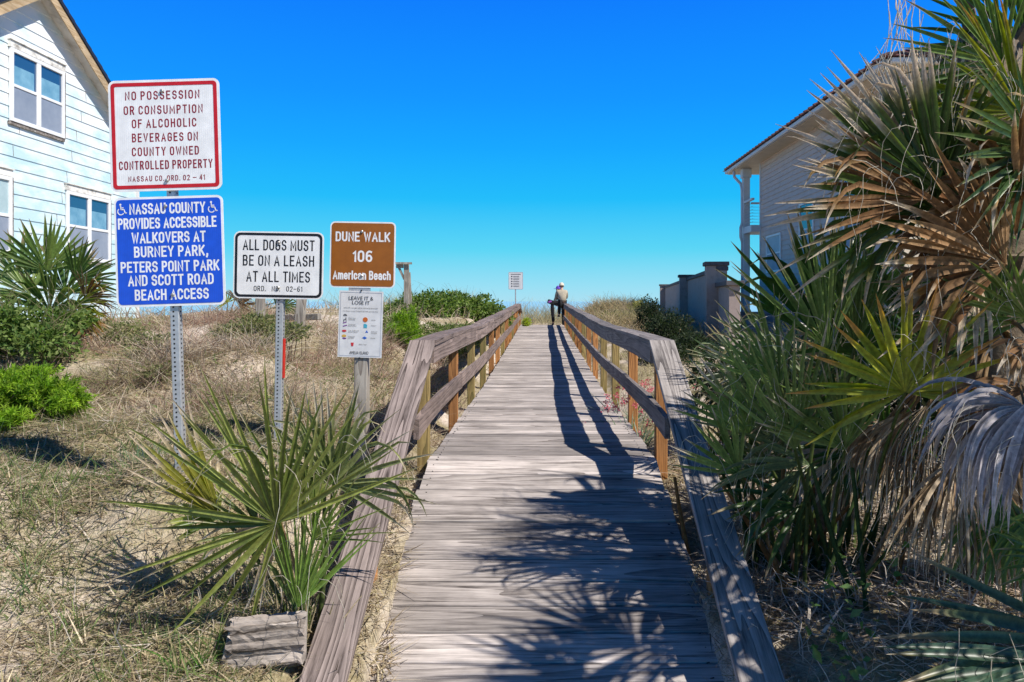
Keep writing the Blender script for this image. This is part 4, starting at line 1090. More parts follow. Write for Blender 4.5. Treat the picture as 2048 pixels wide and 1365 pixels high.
# green and yellow fronds, top right
frond(p1, (2005, 130, 4.1), (1800, 20, 3.9), T3, arc=150, nseg=40, wmul=1.0, tip0=.9, **MID)
frond(p1, (2050, 90, 4.3), (1900, -70, 4.2), T3, arc=150, nseg=32, tip0=.9, grav=.2, **DARK)
frond(p1, (2042, 225, 4.0), (1850, 95, 3.8), T3, arc=110, nseg=26, grav=.5, tip0=.9, **YEL)
frond(p1, (2075, 300, 3.9), (1890, 250, 3.6), T2, arc=130, nseg=30, tip0=.88, **DARK)
# the big dark one whose burnt tips reach left
frond(p1, (1862, 415, 4.0), (1615, 215, 3.8), T2, arc=165, nseg=52, fuse=.45, wmul=1.2, tip0=.78, grav=.35, bent=.25, ctip=(.56, .43, .30), c0=(.028, .065, .016), c1=(.08, .13, .03), sag=.12)
frond(p1, (1905, 400, 4.3), (1800, 160, 4.2), T2, arc=130, nseg=40, fuse=.45, wmul=1.1, tip0=.82, ctip=(.58, .47, .34), c0=(.05, .085, .03), c1=(.11, .14, .05))
frond(p1, (1890, 330, 4.5), (1690, 180, 4.4), T2, arc=120, nseg=36, fuse=.45, wmul=1.1, tip0=.7, ctip=(.58, .47, .34), **DULL)
frond(p1, (1990, 300, 4.5), (1900, 130, 4.5), T2, arc=150, nseg=36, tip0=.8, **DULL)
frond(p1, (1850, 398, 3.95), (1590, 330, 3.8), T2, dead=True, arc=70, nseg=15, exact=True, fuse=.45, wmul=1.0, grav=.15, bent=.2, wob=.10, **BROWN)
frond(p1, (1872, 335, 4.1), (1665, 190, 4.0), T2, dead=True, arc=85, nseg=17, exact=True, fuse=.45, grav=.15, bent=.25, wob=.12, **TAN)
frond(p1, (1835, 310, 4.25), (1800, 95, 4.2), T2, arc=95, nseg=18, exact=True, fuse=.45, grav=.1, bent=.2, tip0=.62, ctip=(.62, .52, .40), **DULL)
frond(p1, (1935, 290, 4.25), (1905, 95, 4.2), T2, dead=True, arc=100, nseg=18, exact=True, fuse=.45, grav=.15, bent=.25, wob=.12, **TAN)
frond(p1, (1880, 380, 3.85), (1690, 110, 3.8), T2, arc=60, nseg=12, exact=True, fuse=.45, grav=.1, bent=.1, tip0=.7, ctip=(.62, .50, .38), c0=(.03, .07, .015), c1=(.09, .15, .03))
# dead brown fronds
frond(p1, (2012, 530, 3.95), (1745, 400, 3.7), T1, dead=True, arc=130, nseg=40, fuse=.5, wmul=1.15, grav=.5, bent=.4, bentg=7, wob=.10, **BROWN)
frond(p1, (1960, 480, 4.1), (1740, 480, 3.9), T1, dead=True, arc=110, nseg=34, fuse=.5, wmul=1.1, grav=.8, bent=.4, bentg=7, wob=.12, **BROWN)
frond(p1, (2040, 400, 3.9), (1900, 260, 3.7), T2, dead=True, arc=110, nseg=26, fuse=.5, wmul=1.2, grav=.6, bent=.4, wob=.12, **BROWN)
frond(p1, (2030, 470, 4.0), (2010, 260, 3.8), T2, dead=True, arc=100, nseg=26, fuse=.5, wmul=1.2, grav=.3, bent=.3, wob=.12, **BROWN)
frond(p1, (1955, 560, 4.0), (1800, 640, 3.9), T1, dead=True, arc=110, nseg=30, fuse=.5, grav=1.6, bent=.4, bentg=7, wob=.12, **TAN)
frond(p1, (1930, 590, 4.2), (1760, 560, 4.0), T1, arc=140, nseg=36, fuse=.4, tip0=.8, grav=.5, **DARK)
frond(p1, (2000, 650, 4.1), (1860, 540, 3.9), TL, arc=170, nseg=40, tip0=.85, grav=.4, **DARK)
frond(p1, (2060, 640, 3.9), (1960, 500, 3.7), TL, arc=150, nseg=36, tip0=.85, grav=.4, **MID)
# grey hanging fronds
frond(p1, (2050, 815, 3.35), (1790, 800, 3.25), TL, dead=True, arc=95, nseg=22, exact=True, fuse=.42, wmul=1.25, grav=6.0, bent=.15, bentg=4, wob=.26, fold=.7, lmin=.55, tip0=.95, nrm=(-.2, -.9, .5), **GREY)
frond(p1, (2056, 825, 3.45), (1800, 900, 3.4), TL, dead=True, arc=80, nseg=20, exact=True, fuse=.42, wmul=1.2, grav=4.5, bent=.2, bentg=4, wob=.24, fold=.6, lmin=.7, tip0=.95, nrm=(-.2, -.9, .5), **GREY)
frond(p1, (2075, 790, 3.25), (1960, 1010, 3.15), TL, dead=True, arc=46, nseg=10, exact=True, fuse=.5, wmul=1.4, grav=2.0, bent=0, wob=.06, fold=.35, lmin=.95, tip0=1.2, **GREY)
frond(p1, (2060, 780, 3.5), (1830, 760, 3.45), TL, dead=True, arc=50, nseg=12, exact=True, fuse=.42, wmul=1.1, grav=4, bent=.2, wob=.10, **BROWN)
frond(p1, (2065, 690, 3.4), (1985, 700, 3.3), TL, dead=True, arc=60, nseg=8, exact=True, fuse=.5, wmul=1.2, grav=2.5, bent=.2, **BROWN)
# brown skirts hanging inside
for (hx, hy, hY, tx, ty, sc) in ((1868, 850, 4.2, 1800, 1010, 1), (1800, 870, 4.35, 1700, 980, 1), (1930, 880, 4.1, 1880, 1060, 1), (1830, 930, 4.2, 1820, 1110, 1), (1900, 960, 4.0, 1850, 1130, 1), (1980, 980, 4.2, 1990, 1150, 1), (2040, 1000, 4.0, 2030, 1160, 1), (1760, 880, 4.5, 1640, 900, 1)):
    for q_ in range(2):
        frond(p1, (hx + r.uniform(-25, 25), hy + r.uniform(-60, 20), hY), (tx + r.uniform(-50, 50), ty + r.uniform(-20, 60), hY - r.uniform(-.1, .3)), TL, dead=True, arc=r.uniform(40, 75), nseg=14, exact=True, fuse=.4, grav=r.uniform(2, 4), bent=.35, bentg=6, wob=.26, fil=5, nrm=r.normal(0, 1, 3), **(TAN if q_ else dict(c0=(.22, .14, .08), c1=(.36, .26, .16), ctip=(.45, .37, .28))))
# dark filling behind
for i in range(10):
    hx = r.uniform(1760, 2120); hy = r.uniform(250, 900); hY = r.uniform(4.5, 5.2)
    frond(p1, (hx, hy, hY), (hx + r.uniform(-230, 40), hy + r.uniform(-220, 60), hY - .1), TL if hy > 500 else T2, arc=r.uniform(110, 190), nseg=34, tip0=.84, grav=.5, fil=2, **(DARK if i % 3 else DULL))

# --- palmetto clump with the yellow frond, between railing and palm
b2 = P(1590, 1160, 4.05); b2.z = h1(b2.x, 4.05)
p2 = palm('saw_palmetto', 'dense green palmetto clump with a yellowing frond just right of the railing', tuple(b2), 'palmetto')
B2 = lambda dx, dy=0: Vector((b2.x + dx, b2.y + dy, h1(b2.x + dx, b2.y + dy) - .03))
frond(p2, (1810, 785, 3.35), (1795, 552, 3.22), B2(.35, .1), arc=225, nseg=23, exact=True, fuse=.34, wmul=1.15, tip0=.80, grav=.12, bent=.10, lmin=.9, nrm=(-.1, -1, .35), **YEL)
frond(p2, (1655, 690, 4.4), (1628, 415, 4.3), B2(.1, .4), arc=100, nseg=20, exact=True, fuse=.5, wmul=1.05, tip0=.92, grav=.08, bent=.1, nrm=(-.1, -1, .25), c0=(.018, .05, .012), c1=(.05, .11, .018))
frond(p2, (1700, 640, 4.9), (1740, 440, 4.9), B2(.3, .6), arc=80, nseg=24, fuse=.5, wmul=1.1, tip0=.92, grav=.1, c0=(.03, .08, .015), c1=(.06, .13, .025))
frond(p2, (1560, 880, 4.7), (1520, 680, 4.6), B2(-.1, .4), arc=130, nseg=36, fuse=.4, tip0=.88, grav=.12, **DULL)
frond(p2, (1500, 735, 5.3), (1375, 720, 5.2), B2(-.1, .9), arc=140, nseg=36, fuse=.4, tip0=.85, grav=.12, **DULL)
frond(p2, (1545, 700, 5.2), (1420, 640, 5.1), B2(0, .9), arc=110, nseg=30, fuse=.4, tip0=.85, grav=.12, **DULL)
frond(p2, (1640, 790, 4.8), (1440, 800, 4.6), B2(.1, .5), arc=120, nseg=34, fuse=.4, tip0=.88, grav=.12, **DULL)
frond(p2, (1620, 930, 4.0), (1400, 900, 3.8), B2(.05), arc=70, nseg=13, fuse=.3, wmul=.8, tip0=.88, grav=.9, **DULL)
frond(p2, (1600, 1010, 3.9), (1420, 1020, 3.75), B2(0), arc=80, nseg=12, fuse=.3, wmul=.8, tip0=.85, grav=.8, **DARK)
frond(p2, (1680, 850, 4.5), (1560, 760, 4.4), B2(.2, .3), arc=150, nseg=34, tip0=.86, grav=.12, **DARK)
frond(p2, (1730, 720, 4.7), (1640, 600, 4.6), B2(.3, .5), arc=160, nseg=34, tip0=.86, grav=.12, **DARK)
frond(p2, (1600, 800, 5.0), (1560, 640, 5.0), B2(.1, .7), arc=170, nseg=38, tip0=.86, grav=.12, **DULL)
frond(p2, (1720, 900, 4.2), (1600, 950, 4.0), B2(.25, .1), arc=120, nseg=26, tip0=.86, grav=.7, **DARK)
frond(p2, (1700, 900, 4.3), (1560, 1000, 4.2), B2(.25, .1), dead=True, arc=100, nseg=24, grav=1.6, bent=.4, wob=.15, **TAN)
frond(p2, (1640, 640, 4.9), (1600, 540, 4.9), B2(.25, .7), dead=True, arc=60, nseg=10, grav=1.0, bent=.4, wob=.15, **TAN)
SPK = dict(c0=(.10, .17, .04), c1=(.22, .30, .09), ctip=(.55, .45, .32))
for (hx, hy, hY, tx, ty, ar, ns_) in ((1590, 900, 3.75, 1545, 640, 75, 17), (1500, 870, 4.1, 1425, 700, 85, 15), (1655, 700, 3.9, 1600, 430, 70, 15), (1710, 690, 4.0, 1715, 450, 60, 12), (1560, 770, 4.0, 1470, 600, 80, 15), (1690, 900, 3.7, 1640, 720, 110, 18), (1480, 950, 3.9, 1390, 830, 80, 11)):
    frond(p2, (hx, hy, hY), (tx, ty, hY - .12), B2(r.uniform(0, .3), r.uniform(0, .3)), arc=ar, nseg=ns_, exact=True, fuse=.4, wmul=.95, tip0=.88, grav=.06, bent=.1, nrm=(-.2, -1, .35), **SPK)
r = np.random.default_rng(12)
for i in range(9):
    hx = r.uniform(1480, 1800); hy = r.uniform(720, 960); hY = r.uniform(4.6, 5.6)
    frond(p2, (hx, hy, hY), (hx + r.uniform(-160, 60), hy + r.uniform(-190, -60), hY - .1), B2(r.uniform(0, .5), r.uniform(.3, .9)), arc=r.uniform(110, 180), nseg=32, tip0=.86, grav=.5, fil=2, **(DARK if i % 2 else DULL))
ps = []                                                   # crowded leaf stalks at the base
for i in range(46):
    a = B2(r.normal(.05, .22), r.normal(.2, .25)); e = a + Vector((r.normal(.05, .22), r.normal(0, .15), r.uniform(.35, .8)))
    ps.append(stalk(curve3(a, e, r.uniform(-.03, .03)), r.uniform(.012, .022), r.uniform(.007, .012), [(.24, .13, .05), (.045, .08, .025), (.07, .11, .03), (.28, .2, .13)][i % 4]))
V, Fq, C = merge(ps); arr_mesh('leaf_stalks', V, Fq, C, M['dry'], p2)

# --- blue green palmetto, bottom right corner
b3 = Vector((2.15, 2.75, h1(2.15, 2.75)))
p3 = palm('saw_palmetto', 'blue green palmetto with long blades reaching in at the bottom right corner', tuple(b3), 'palmetto')
frond(p3, (2200, 1290, 2.85), (1760, 1215, 2.7), b3, arc=30, nseg=6, exact=True, fuse=.4, wmul=1.1, tip0=.9, grav=.35, bent=0, lmin=.9, **BLUEG)
frond(p3, (2150, 1325, 2.7), (1740, 1335, 2.6), b3, arc=26, nseg=5, exact=True, fuse=.4, wmul=1.1, tip0=.9, grav=.3, bent=0, **BLUEG)
frond(p3, (2010, 985, 3.35), (1950, 1190, 3.3), Vector((2.2, 3.2, .4)), arc=70, nseg=22, fuse=.5, wmul=1.1, tip0=.95, grav=1.0, bent=0, **BRIGHT)
frond(p3, (2090, 1010, 3.2), (2030, 1180, 3.15), Vector((2.3, 3.1, .4)), arc=80, nseg=20, fuse=.5, wmul=1.1, tip0=.95, grav=.8, bent=0, **BRIGHT)
frond(p3, (2140, 1130, 3.0), (1985, 1090, 2.9), b3, arc=90, nseg=20, tip0=.92, grav=.4, **MID)
for dx, dy in ((.25, .2), (.4, -.1), (.3, -.3)):
    frond(p3, b3 + Vector((dx, dy, .75)), b3 + Vector((dx + .3, dy - .25, 1.25)), b3, world=True, arc=170, nseg=30, **MID)

# --- the palm beside the viewer whose crown only throws its shade on the ramp
b4 = Vector((2.98, 2.15, h1(2.98, 2.15)))
p4 = palm('fan_palm', 'fan palm beside the ramp foot whose crown throws frond shadows on the planks', tuple(b4))
mb = MB(); mb.tube([(b4.x, b4.y, -.1), (b4.x - .03, b4.y, 1.2), (b4.x - .1, b4.y + .05, 2.75)], [.18, .16, .14], 12); mb.build('trunk', M['trunk'], p4, smooth=True)
r = np.random.default_rng(21); c4_ = Vector((b4.x - .1, b4.y + .05, 2.75))
for i in range(15):
    an = i * 2.399 + r.uniform(-.3, .3); el = r.uniform(-.35, .9); o_ = Vector((math.cos(an) * math.cos(el), math.sin(an) * math.cos(el), math.sin(el)))
    if o_.y > .55 and o_.x < .2: o_.y *= .5
    hub = c4_ + o_ * r.uniform(.35, .75); tip = hub + (o_ + Vector((0, 0, -.25))).normalized() * r.uniform(.5, .68)
    frond(p4, hub, tip, c4_, world=True, nrm=(-o_.x * .3, -o_.y * .3, 1), arc=r.uniform(150, 230), nseg=32, tip0=.9, grav=.6, fil=0, **(MID if i % 2 else DARK))

for i in range(6):
    an = i * 2.399; el = r.uniform(-.1, .9); o_ = Vector((math.cos(an) * math.cos(el), math.sin(an) * math.cos(el), math.sin(el)))
    if o_.x < -.2: o_.x *= -.6
    if o_.y > .45: o_.y *= -.5
    hub = Vector((2.46, 2.40, 1.75 + r.uniform(0, .55))) + o_ * r.uniform(.1, .3); tip = hub + (o_ + Vector((0, 0, -.1))).normalized() * r.uniform(.42, .58)
    frond(p4, hub, tip, Vector((b4.x - .08, b4.y + .03, 1.7)), world=True, nrm=(-o_.x * .3, -o_.y * .3, 1), arc=r.uniform(150, 230), nseg=30, tip0=.9, grav=.5, fil=0, **(MID if i % 2 else DARK))

# --- foreground palmetto on the left
b5 = P(600, 1222, 3.42); b5.z = h1(b5.x, b5.y)
p5 = palm('saw_palmetto', 'spiky green palmetto growing behind the log below the signs', tuple(b5), 'palmetto')
G5 = dict(c0=(.08, .13, .02), c1=(.33, .36, .09), ctip=(.52, .42, .28))
X5 = dict(exact=True, fold=.85)
frond(p5, (553, 1047, 3.12), (553, 722, 2.97), b5, arc=235, angles=[-66, -52, -39, -31, -23, -17, -11, -5, 2, 8, 14, 18, 23, 27, 31, 36, 41, 46, 51, 57, 79, 84, 103, 108, 114, 121, 133, 141, 152, 166], nseg=28, fuse=.15, wmul=1.6, tip0=.90, grav=.04, bent=.05, lmin=.97, nrm=(.06, -1, .2), stem=(.17, .21, .06), wob=.08, **X5, **G5)
frond(p5, (440, 1032, 3.45), (290, 838, 3.35), b5 + Vector((-.05, .1, 0)), arc=42, nseg=9, fuse=.28, wmul=1.5, tip0=.72, grav=.05, bent=0, c0=(.16, .17, .02), c1=(.27, .25, .04), ctip=(.5, .4, .28), **X5)
frond(p5, (440, 1035, 3.5), (300, 960, 3.4), b5 + Vector((-.05, .1, 0)), arc=110, nseg=9, fuse=.25, wmul=1.2, tip0=.6, grav=.8, bent=.3, **X5, **G5)
frond(p5, (668, 968, 3.45), (715, 765, 3.35), b5 + Vector((.06, .1, 0)), arc=220, nseg=25, fuse=.20, wmul=1.5, tip0=.82, grav=.35, bent=.28, bentg=5, lmin=.88, c0=(.13, .17, .05), c1=(.27, .30, .12), ctip=(.55, .47, .34), **X5)
frond(p5, (650, 985, 3.55), (655, 745, 3.5), b5 + Vector((.06, .12, 0)), arc=46, nseg=9, fuse=.25, wmul=1.3, tip0=.78, grav=.05, bent=.1, c0=(.13, .17, .05), c1=(.28, .30, .13), ctip=(.55, .47, .34), **X5)
frond(p5, (596, 1215, 3.2), (655, 985, 3.15), None, arc=66, nseg=13, fuse=.22, wmul=1.25, tip0=.98, grav=.05, bent=.05, c0=(.14, .24, .04), c1=(.24, .36, .08), ctip=(.3, .3, .1), **X5)
frond(p5, (590, 1218, 3.3), (592, 1040, 3.3), None, arc=60, nseg=13, fuse=.4, wmul=.8, tip0=.9, grav=.05, bent=.1, c0=(.10, .16, .04), c1=(.2, .26, .09), **X5)
frond(p5, (560, 1040, 3.4), (470, 1190, 3.5), b5, arc=110, nseg=9, fuse=.25, wmul=.9, tip0=.8, grav=1.2, dead=True, **X5, **TAN)
frond(p5, (604, 1030, 3.4), (585, 770, 3.35), b5 + Vector((0, .1, 0)), arc=95, nseg=13, fuse=.2, wmul=1.0, tip0=.8, grav=.03, bent=.06, c0=(.12, .17, .04), c1=(.26, .29, .09), ctip=(.55, .46, .33), **X5)
frond(p5, (520, 1060, 3.5), (400, 930, 3.45), b5 + Vector((-.03, .12, 0)), arc=130, nseg=15, fuse=.2, wmul=1.0, tip0=.8, grav=.25, bent=.2, c0=(.07, .11, .03), c1=(.16, .20, .06), ctip=(.5, .4, .28), **X5)
frond(p5, (625, 1080, 3.35), (700, 930, 3.3), b5, arc=120, nseg=15, fuse=.2, wmul=1.0, tip0=.85, grav=.25, bent=.25, c0=(.12, .18, .04), c1=(.24, .30, .08), ctip=(.55, .46, .33), **X5)
r = np.random.default_rng(31); ps = []
for i in range(30):
    a = b5 + Vector((r.normal(0, .05), r.normal(.02, .05), -.03)); e = a + Vector((r.normal(-.02, .10), r.normal(0, .07), r.uniform(.12, .36)))
    ps.append(stalk(curve3(a, e, .01), .006, .002, [(.30, .26, .14), (.16, .19, .07), (.38, .31, .2)][i % 3]))
V, Fq, C = merge(ps); arr_mesh('leaf_stalks', V, Fq, C, M['dry'], p5)

# --- palmettos in front of the blue house
b6 = P(110, 700, 8.6); b6.z = h1(b6.x, b6.y)
p6 = palm('saw_palmetto', 'upright palmetto in front of the blue house with brown lower fronds', tuple(b6), 'palmetto')
frond(p6, (92, 542, 8.6), (98, 430, 8.5), b6, arc=150, nseg=40, fuse=.55, wmul=1.1, tip0=.95, grav=.1, fil=2, **MID)
frond(p6, (100, 622, 8.3), (150, 540, 8.1), b6, arc=230, nseg=40, fuse=.45, tip0=.93, grav=.25, fil=2, **MID)
frond(p6, (150, 560, 8.6), (215, 500, 8.5), b6, arc=120, nseg=34, fuse=.5, tip0=.9, grav=.3, fil=2, **MID)
frond(p6, (60, 590, 8.5), (-10, 520, 8.4), b6, arc=140, nseg=36, fuse=.5, tip0=.92, grav=.4, fil=2, **MID)
frond(p6, (150, 610, 8.5), (230, 600, 8.4), b6, arc=110, nseg=30, tip0=.85, grav=.7, fil=2, **YEL)
frond(p6, (40, 560, 8.8), (10, 460, 8.8), b6, arc=140, nseg=36, fuse=.5, grav=.3, fil=2, **DARK)
frond(p6, (130, 585, 8.9), (140, 480, 8.9), b6, arc=170, nseg=36, fuse=.5, grav=.3, fil=2, **DARK)
for (hx, hy, tx, ty, dd) in ((170, 600, 225, 560, BROWN), (165, 640, 215, 670, BROWN), (140, 650, 165, 720, TAN), (60, 640, 10, 690, DARK), (30, 620, -30, 600, MID), (120, 660, 150, 700, DARK)):
    frond(p6, (hx, hy, 8.5), (tx, ty, 8.4), b6, dead=dd in (BROWN, TAN), arc=120, nseg=28, grav=1.0, fil=2, **dd)
b7 = P(455, 612, 13.0); b7.z = h1(b7.x, b7.y)
p7 = palm('saw_palmetto', 'half dead yellow palmetto on the dune between the blue sign and dog sign', tuple(b7), 'palmetto')
for (hx, hy, tx, ty, dd) in ((470, 600, 500, 575, TAN), (455, 606, 440, 580, YEL), (480, 612, 520, 605, BROWN), (550, 606, 580, 596, DARK), (570, 612, 606, 612, MID)):
    frond(p7, (hx, hy, 13.0), (tx, ty, 12.9), b7, dead=dd in (BROWN, TAN), arc=180, nseg=26, grav=.9, fil=1, **dd)

# ------------------------------------------------------------------ shrubs
def lob(px, py, Y, rx, ry, rz): p = P(px, py, Y); return (p.x, p.y, p.z, rx * Y / F, ry, rz * Y / F)
GREENS = [(.08, .15, .025), (.14, .22, .045), (.22, .28, .08), (.05, .09, .02)]
OLIVE = [(.14, .18, .05), (.19, .20, .09), (.26, .24, .12), (.08, .10, .035)]
LIME = [(.13, .26, .012), (.21, .36, .02), (.09, .19, .012), (.30, .44, .04)]
shrub('dune_shrub', 'large glossy green shrub crowning the dune left of the railing', 'shrub', [lob(846, 620, 19, 64, .9, 34), lob(900, 618, 20, 62, 1.0, 34), lob(948, 624, 20.5, 50, .9, 31), lob(990, 634, 21, 34, .7, 22), lob(795, 628, 18, 36, .6, 18)],
      19000, .09, .55, GREENS, seed=1, wisps=26)
shrub('dune_shrub', 'low olive brush on the slope below the large glossy shrub', 'shrub', [lob(850, 672, 14.5, 55, .7, 24), lob(905, 668, 15, 45, .7, 20), lob(955, 660, 16.5, 32, .6, 14), lob(800, 650, 14, 40, .6, 20), lob(880, 690, 13, 56, .6, 24), lob(930, 676, 14, 44, .6, 20)],
      20000, .06, .42, OLIVE + GREENS, seed=2, wisps=10)
shrub('leafy_shrub', 'dark leafy shrub below the upright palmetto at the left edge', 'shrub', [lob(40, 655, 7.6, 55, .5, 45), lob(100, 685, 7.5, 40, .4, 36), lob(-20, 660, 7.6, 50, .4, 60), lob(140, 640, 8.0, 30, .4, 22)],
      4600, .065, .5, [(.06, .12, .025), (.13, .20, .045), (.20, .26, .08)], seed=5, wisps=40, stems=50)
shrub('dune_shrub', 'olive brush on the sand between the two steel sign posts', 'shrub', [lob(520, 650, 9.6, 46, .5, 22), lob(470, 668, 9.2, 40, .5, 18), lob(580, 664, 9.0, 34, .4, 18), lob(500, 690, 8.6, 40, .4, 14)],
      5000, .05, .4, OLIVE, seed=6, stems=40)
shrub('dune_shrub', 'scrubby green brush behind the blue sign post', 'shrub', [lob(300, 690, 8.2, 40, .5, 26), lob(240, 660, 9, 40, .5, 20), lob(330, 745, 7.2, 40, .35, 18)], 2600, .05, .35, OLIVE, seed=7, stems=50)
shrub('dune_shrub', 'golden olive shrub beside the far end of the garden wall', 'shrub', [lob(1285, 628, 25, 32, .9, 30), lob(1255, 646, 22, 32, .8, 20), lob(1225, 642, 24, 26, .8, 18)], 7000, .09, .4, [(.22, .22, .07), (.30, .28, .10), (.14, .16, .05)], seed=8, wisps=20)
shrub('dune_shrub', 'shrub with shade painted into its leaves in front of the garden wall', 'shrub', [lob(1335, 665, 16.2, 48, .8, 38), lob(1385, 700, 14, 46, .7, 34), lob(1300, 640, 19, 26, .7, 34), lob(1330, 710, 13, 56, .6, 26)], 12000, .075, .45, [(.012, .024, .010), (.02, .036, .014), (.035, .05, .02)], seed=9)  # shade of the tall palms is put into these near-black leaf colours
shrub('dune_shrub', 'small yellow green plant sprouting by the end of the deck', 'plant', [lob(1053, 646, 28.6, 8, .16, 10)], 900, .07, .3, [(.35, .42, .04), (.25, .34, .03)], seed=10, stems=4)
def plume_bush(name, label, lobes, n, cols, seed, L=.045, group=None):
    """bush of arching feathery sprays"""
    rr = np.random.default_rng(seed); cx, cy = np.mean([l[0] for l in lobes]), np.mean([l[1] for l in lobes]); root = empty(name, (cx, cy, h1(cx, cy)), label, 'bush', group)
    tipsp, _ = lobes_points(lobes, n, rr, .30); LL = np.array(lobes); ps = []; pos = []; dirs = []; cc = []
    for tp in tipsp:
        l = LL[np.argmin(np.sum(((tp - LL[:, :3]) / LL[:, 3:6]) ** 2, 1))]
        b_ = np.array([l[0] + rr.normal(0, .35) * l[3], l[1] + rr.normal(0, .35) * l[4], 0]); b_[2] = h1(b_[0], b_[1])
        tp = tp.copy(); tp[2] = max(tp[2], h1(tp[0], tp[1]) + .03)
        path = curve3(b_, tp, rr.uniform(.02, .10), 9); ps.append(stalk(path, .0035, .0015, (.16, .2, .05), 3)); col = palette(1, cols, rr, .3)[0]
        m_ = 42; t = rr.uniform(.30, 1, m_); i = np.minimum((t * 8).astype(int), 7); f = (t * 8 - i)[:, None]; p = path[i] * (1 - f) + path[i + 1] * f; fw = norm(path[i + 1] - path[i])
        pos.append(p); dirs.append(norm(fw * .75 + norm(rr.normal(0, 1, (m_, 3)) + [0, 0, .25]))); cc.append(np.tile(col, (m_, 1)) * rr.uniform(.75, 1.25, m_)[:, None])
    pos = np.concatenate(pos); N = len(pos)
    V, Fq, C = strips(pos, np.concatenate(dirs), rr.uniform(.5, 1.2, N) * L, np.full(N, .0042), rr.uniform(0, .5, N), np.concatenate(cc), K=2, seed=seed); arr_mesh('foliage', V, Fq, C, M['soft'], root)
    V, Fq, C = merge(ps); arr_mesh('stems', V, Fq, C, M['dry'], root)
plume_bush('fern_bush', 'bright lime green feathery bush beside the near end of the railing', [lob(822, 668, 11, 22, .30, 26), lob(840, 690, 10.6, 16, .25, 22), lob(788, 660, 11, 18, .25, 14), lob(806, 640, 11.5, 20, .3, 20), lob(826, 640, 11.2, 9, .2, 30)], 330, LIME, 3, .07)
plume_bush('fern_bush', 'bright green feathery bush spreading over the sand at the left edge', [lob(30, 768, 5.7, 60, .30, 30), lob(100, 775, 5.7, 55, .28, 26), lob(140, 805, 5.55, 34, .22, 20), lob(12, 836, 5.3, 44, .24, 16), lob(50, 742, 6.0, 60, .3, 12), lob(-70, 790, 5.6, 60, .3, 40)], 760, LIME, 4, .05)
# agave like plants with pink flowers outside the right railing
fl = []
for (px, py, Y, n_, lab) in ((1247, 800, 8.2, 16, 'pink flowering plant outside the second bay of the right railing'), (1262, 850, 7.3, 10, 'small pink flowering plant low against the right railing post'), (1345, 775, 8.4, 14, 'pink flowering plant showing past the sloping handrail')):
    p = P(px, py + 25, Y); p.z = h1(p.x, Y); rt = empty('flower_plant', tuple(p), lab, 'flower plant', 'pink flowers outside the right railing'); rr = np.random.default_rng(int(px))
    N = 60; d = norm(rr.normal(0, 1, (N, 3)) * [1, .7, .3] + [0, 0, 1.0]); pos = np.array(p) + rr.normal(0, .09, (N, 3)) * [1, 1, 0]
    V, Fq, C = strips(pos, d, rr.uniform(.18, .5, N), np.full(N, .009), rr.uniform(.1, .5, N), palette(N, [(.16, .22, .15), (.30, .36, .28), (.10, .18, .06)], rr), seed=int(px)); arr_mesh('leaves', V, Fq, C, M['soft'], rt)
    ctrs = np.array(p) + np.stack([rr.normal(0, .16, n_), rr.normal(0, .1, n_), rr.uniform(.12, .48, n_)], 1)
    pp = np.repeat(ctrs, 26, 0) + rr.normal(0, .016, (n_ * 26, 3)); V, Fq, C = leaves(pp, norm(rr.normal(0, 1, pp.shape)), np.full(len(pp), .022), .7, palette(len(pp), [(.55, .10, .16), (.70, .28, .30), (.45, .06, .12)], rr), 1); arr_mesh('blossoms', V, Fq, C, M['soft'], rt)
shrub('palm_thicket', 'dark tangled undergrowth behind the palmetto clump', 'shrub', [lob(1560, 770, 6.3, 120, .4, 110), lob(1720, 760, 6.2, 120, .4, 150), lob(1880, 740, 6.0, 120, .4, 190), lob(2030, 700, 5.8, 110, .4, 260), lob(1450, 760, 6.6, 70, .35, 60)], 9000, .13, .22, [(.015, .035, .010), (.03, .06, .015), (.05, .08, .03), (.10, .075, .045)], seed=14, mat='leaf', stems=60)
# creepers in the palms and on the ground
def creeper(label, pts, n, size, seed, spread=.06):
    rr = np.random.default_rng(seed); P_ = [np.array(P(*q)) for q in pts]; rt = empty('creeper', tuple(P_[0]), label, 'creeper')
    dense = []
    for a, b in zip(P_[:-1], P_[1:]):
        for t in np.linspace(0, 1, 6, endpoint=False): dense.append(a + (b - a) * t + rr.normal(0, .018, 3))
    V, Fq, C = stalk(dense, .004, .002, (.28, .23, .16), 4); arr_mesh('stem', V, Fq, C, M['dry'], rt)
    i = rr.integers(0, len(dense), n); pos = np.array(dense)[i] + rr.normal(0, spread, (n, 3))
    V, Fq, C = leaves(pos, norm(rr.normal(0, 1, (n, 3)) + [0, -.6, .3]), np.full(n, size), .62, palette(n, [(.08, .18, .045), (.13, .26, .07), (.20, .33, .12)], rr), seed); arr_mesh('leaves', V, Fq, C, M['leaf'], rt)
creeper('round leaved creeper hanging among the dead palm fronds', [(2060, 380, 3.6), (1990, 430, 3.6), (1945, 465, 3.65), (1985, 480, 3.6), (2050, 440, 3.55)], 34, .055, 41, .05)
creeper('bare creeper stem winding across the brown fronds', [(2040, 425, 3.6), (1930, 445, 3.6), (1870, 420, 3.65), (1830, 440, 3.7), (1900, 380, 3.8)], 14, .05, 42, .05)
creeper('leafy creeper trailing over twigs on the ground beside the handrail', [(1730, 1080, 3.6), (1700, 1140, 3.5), (1690, 1230, 3.3), (1640, 1250, 3.2), (1700, 1330, 3.0), (1650, 1345, 2.95)], 44, .06, 43, .05)
creeper('creeper sprig on the ground below the grey hanging fronds', [(1790, 1060, 3.6), (1810, 1110, 3.5), (1780, 1170, 3.4)], 14, .05, 44, .04)

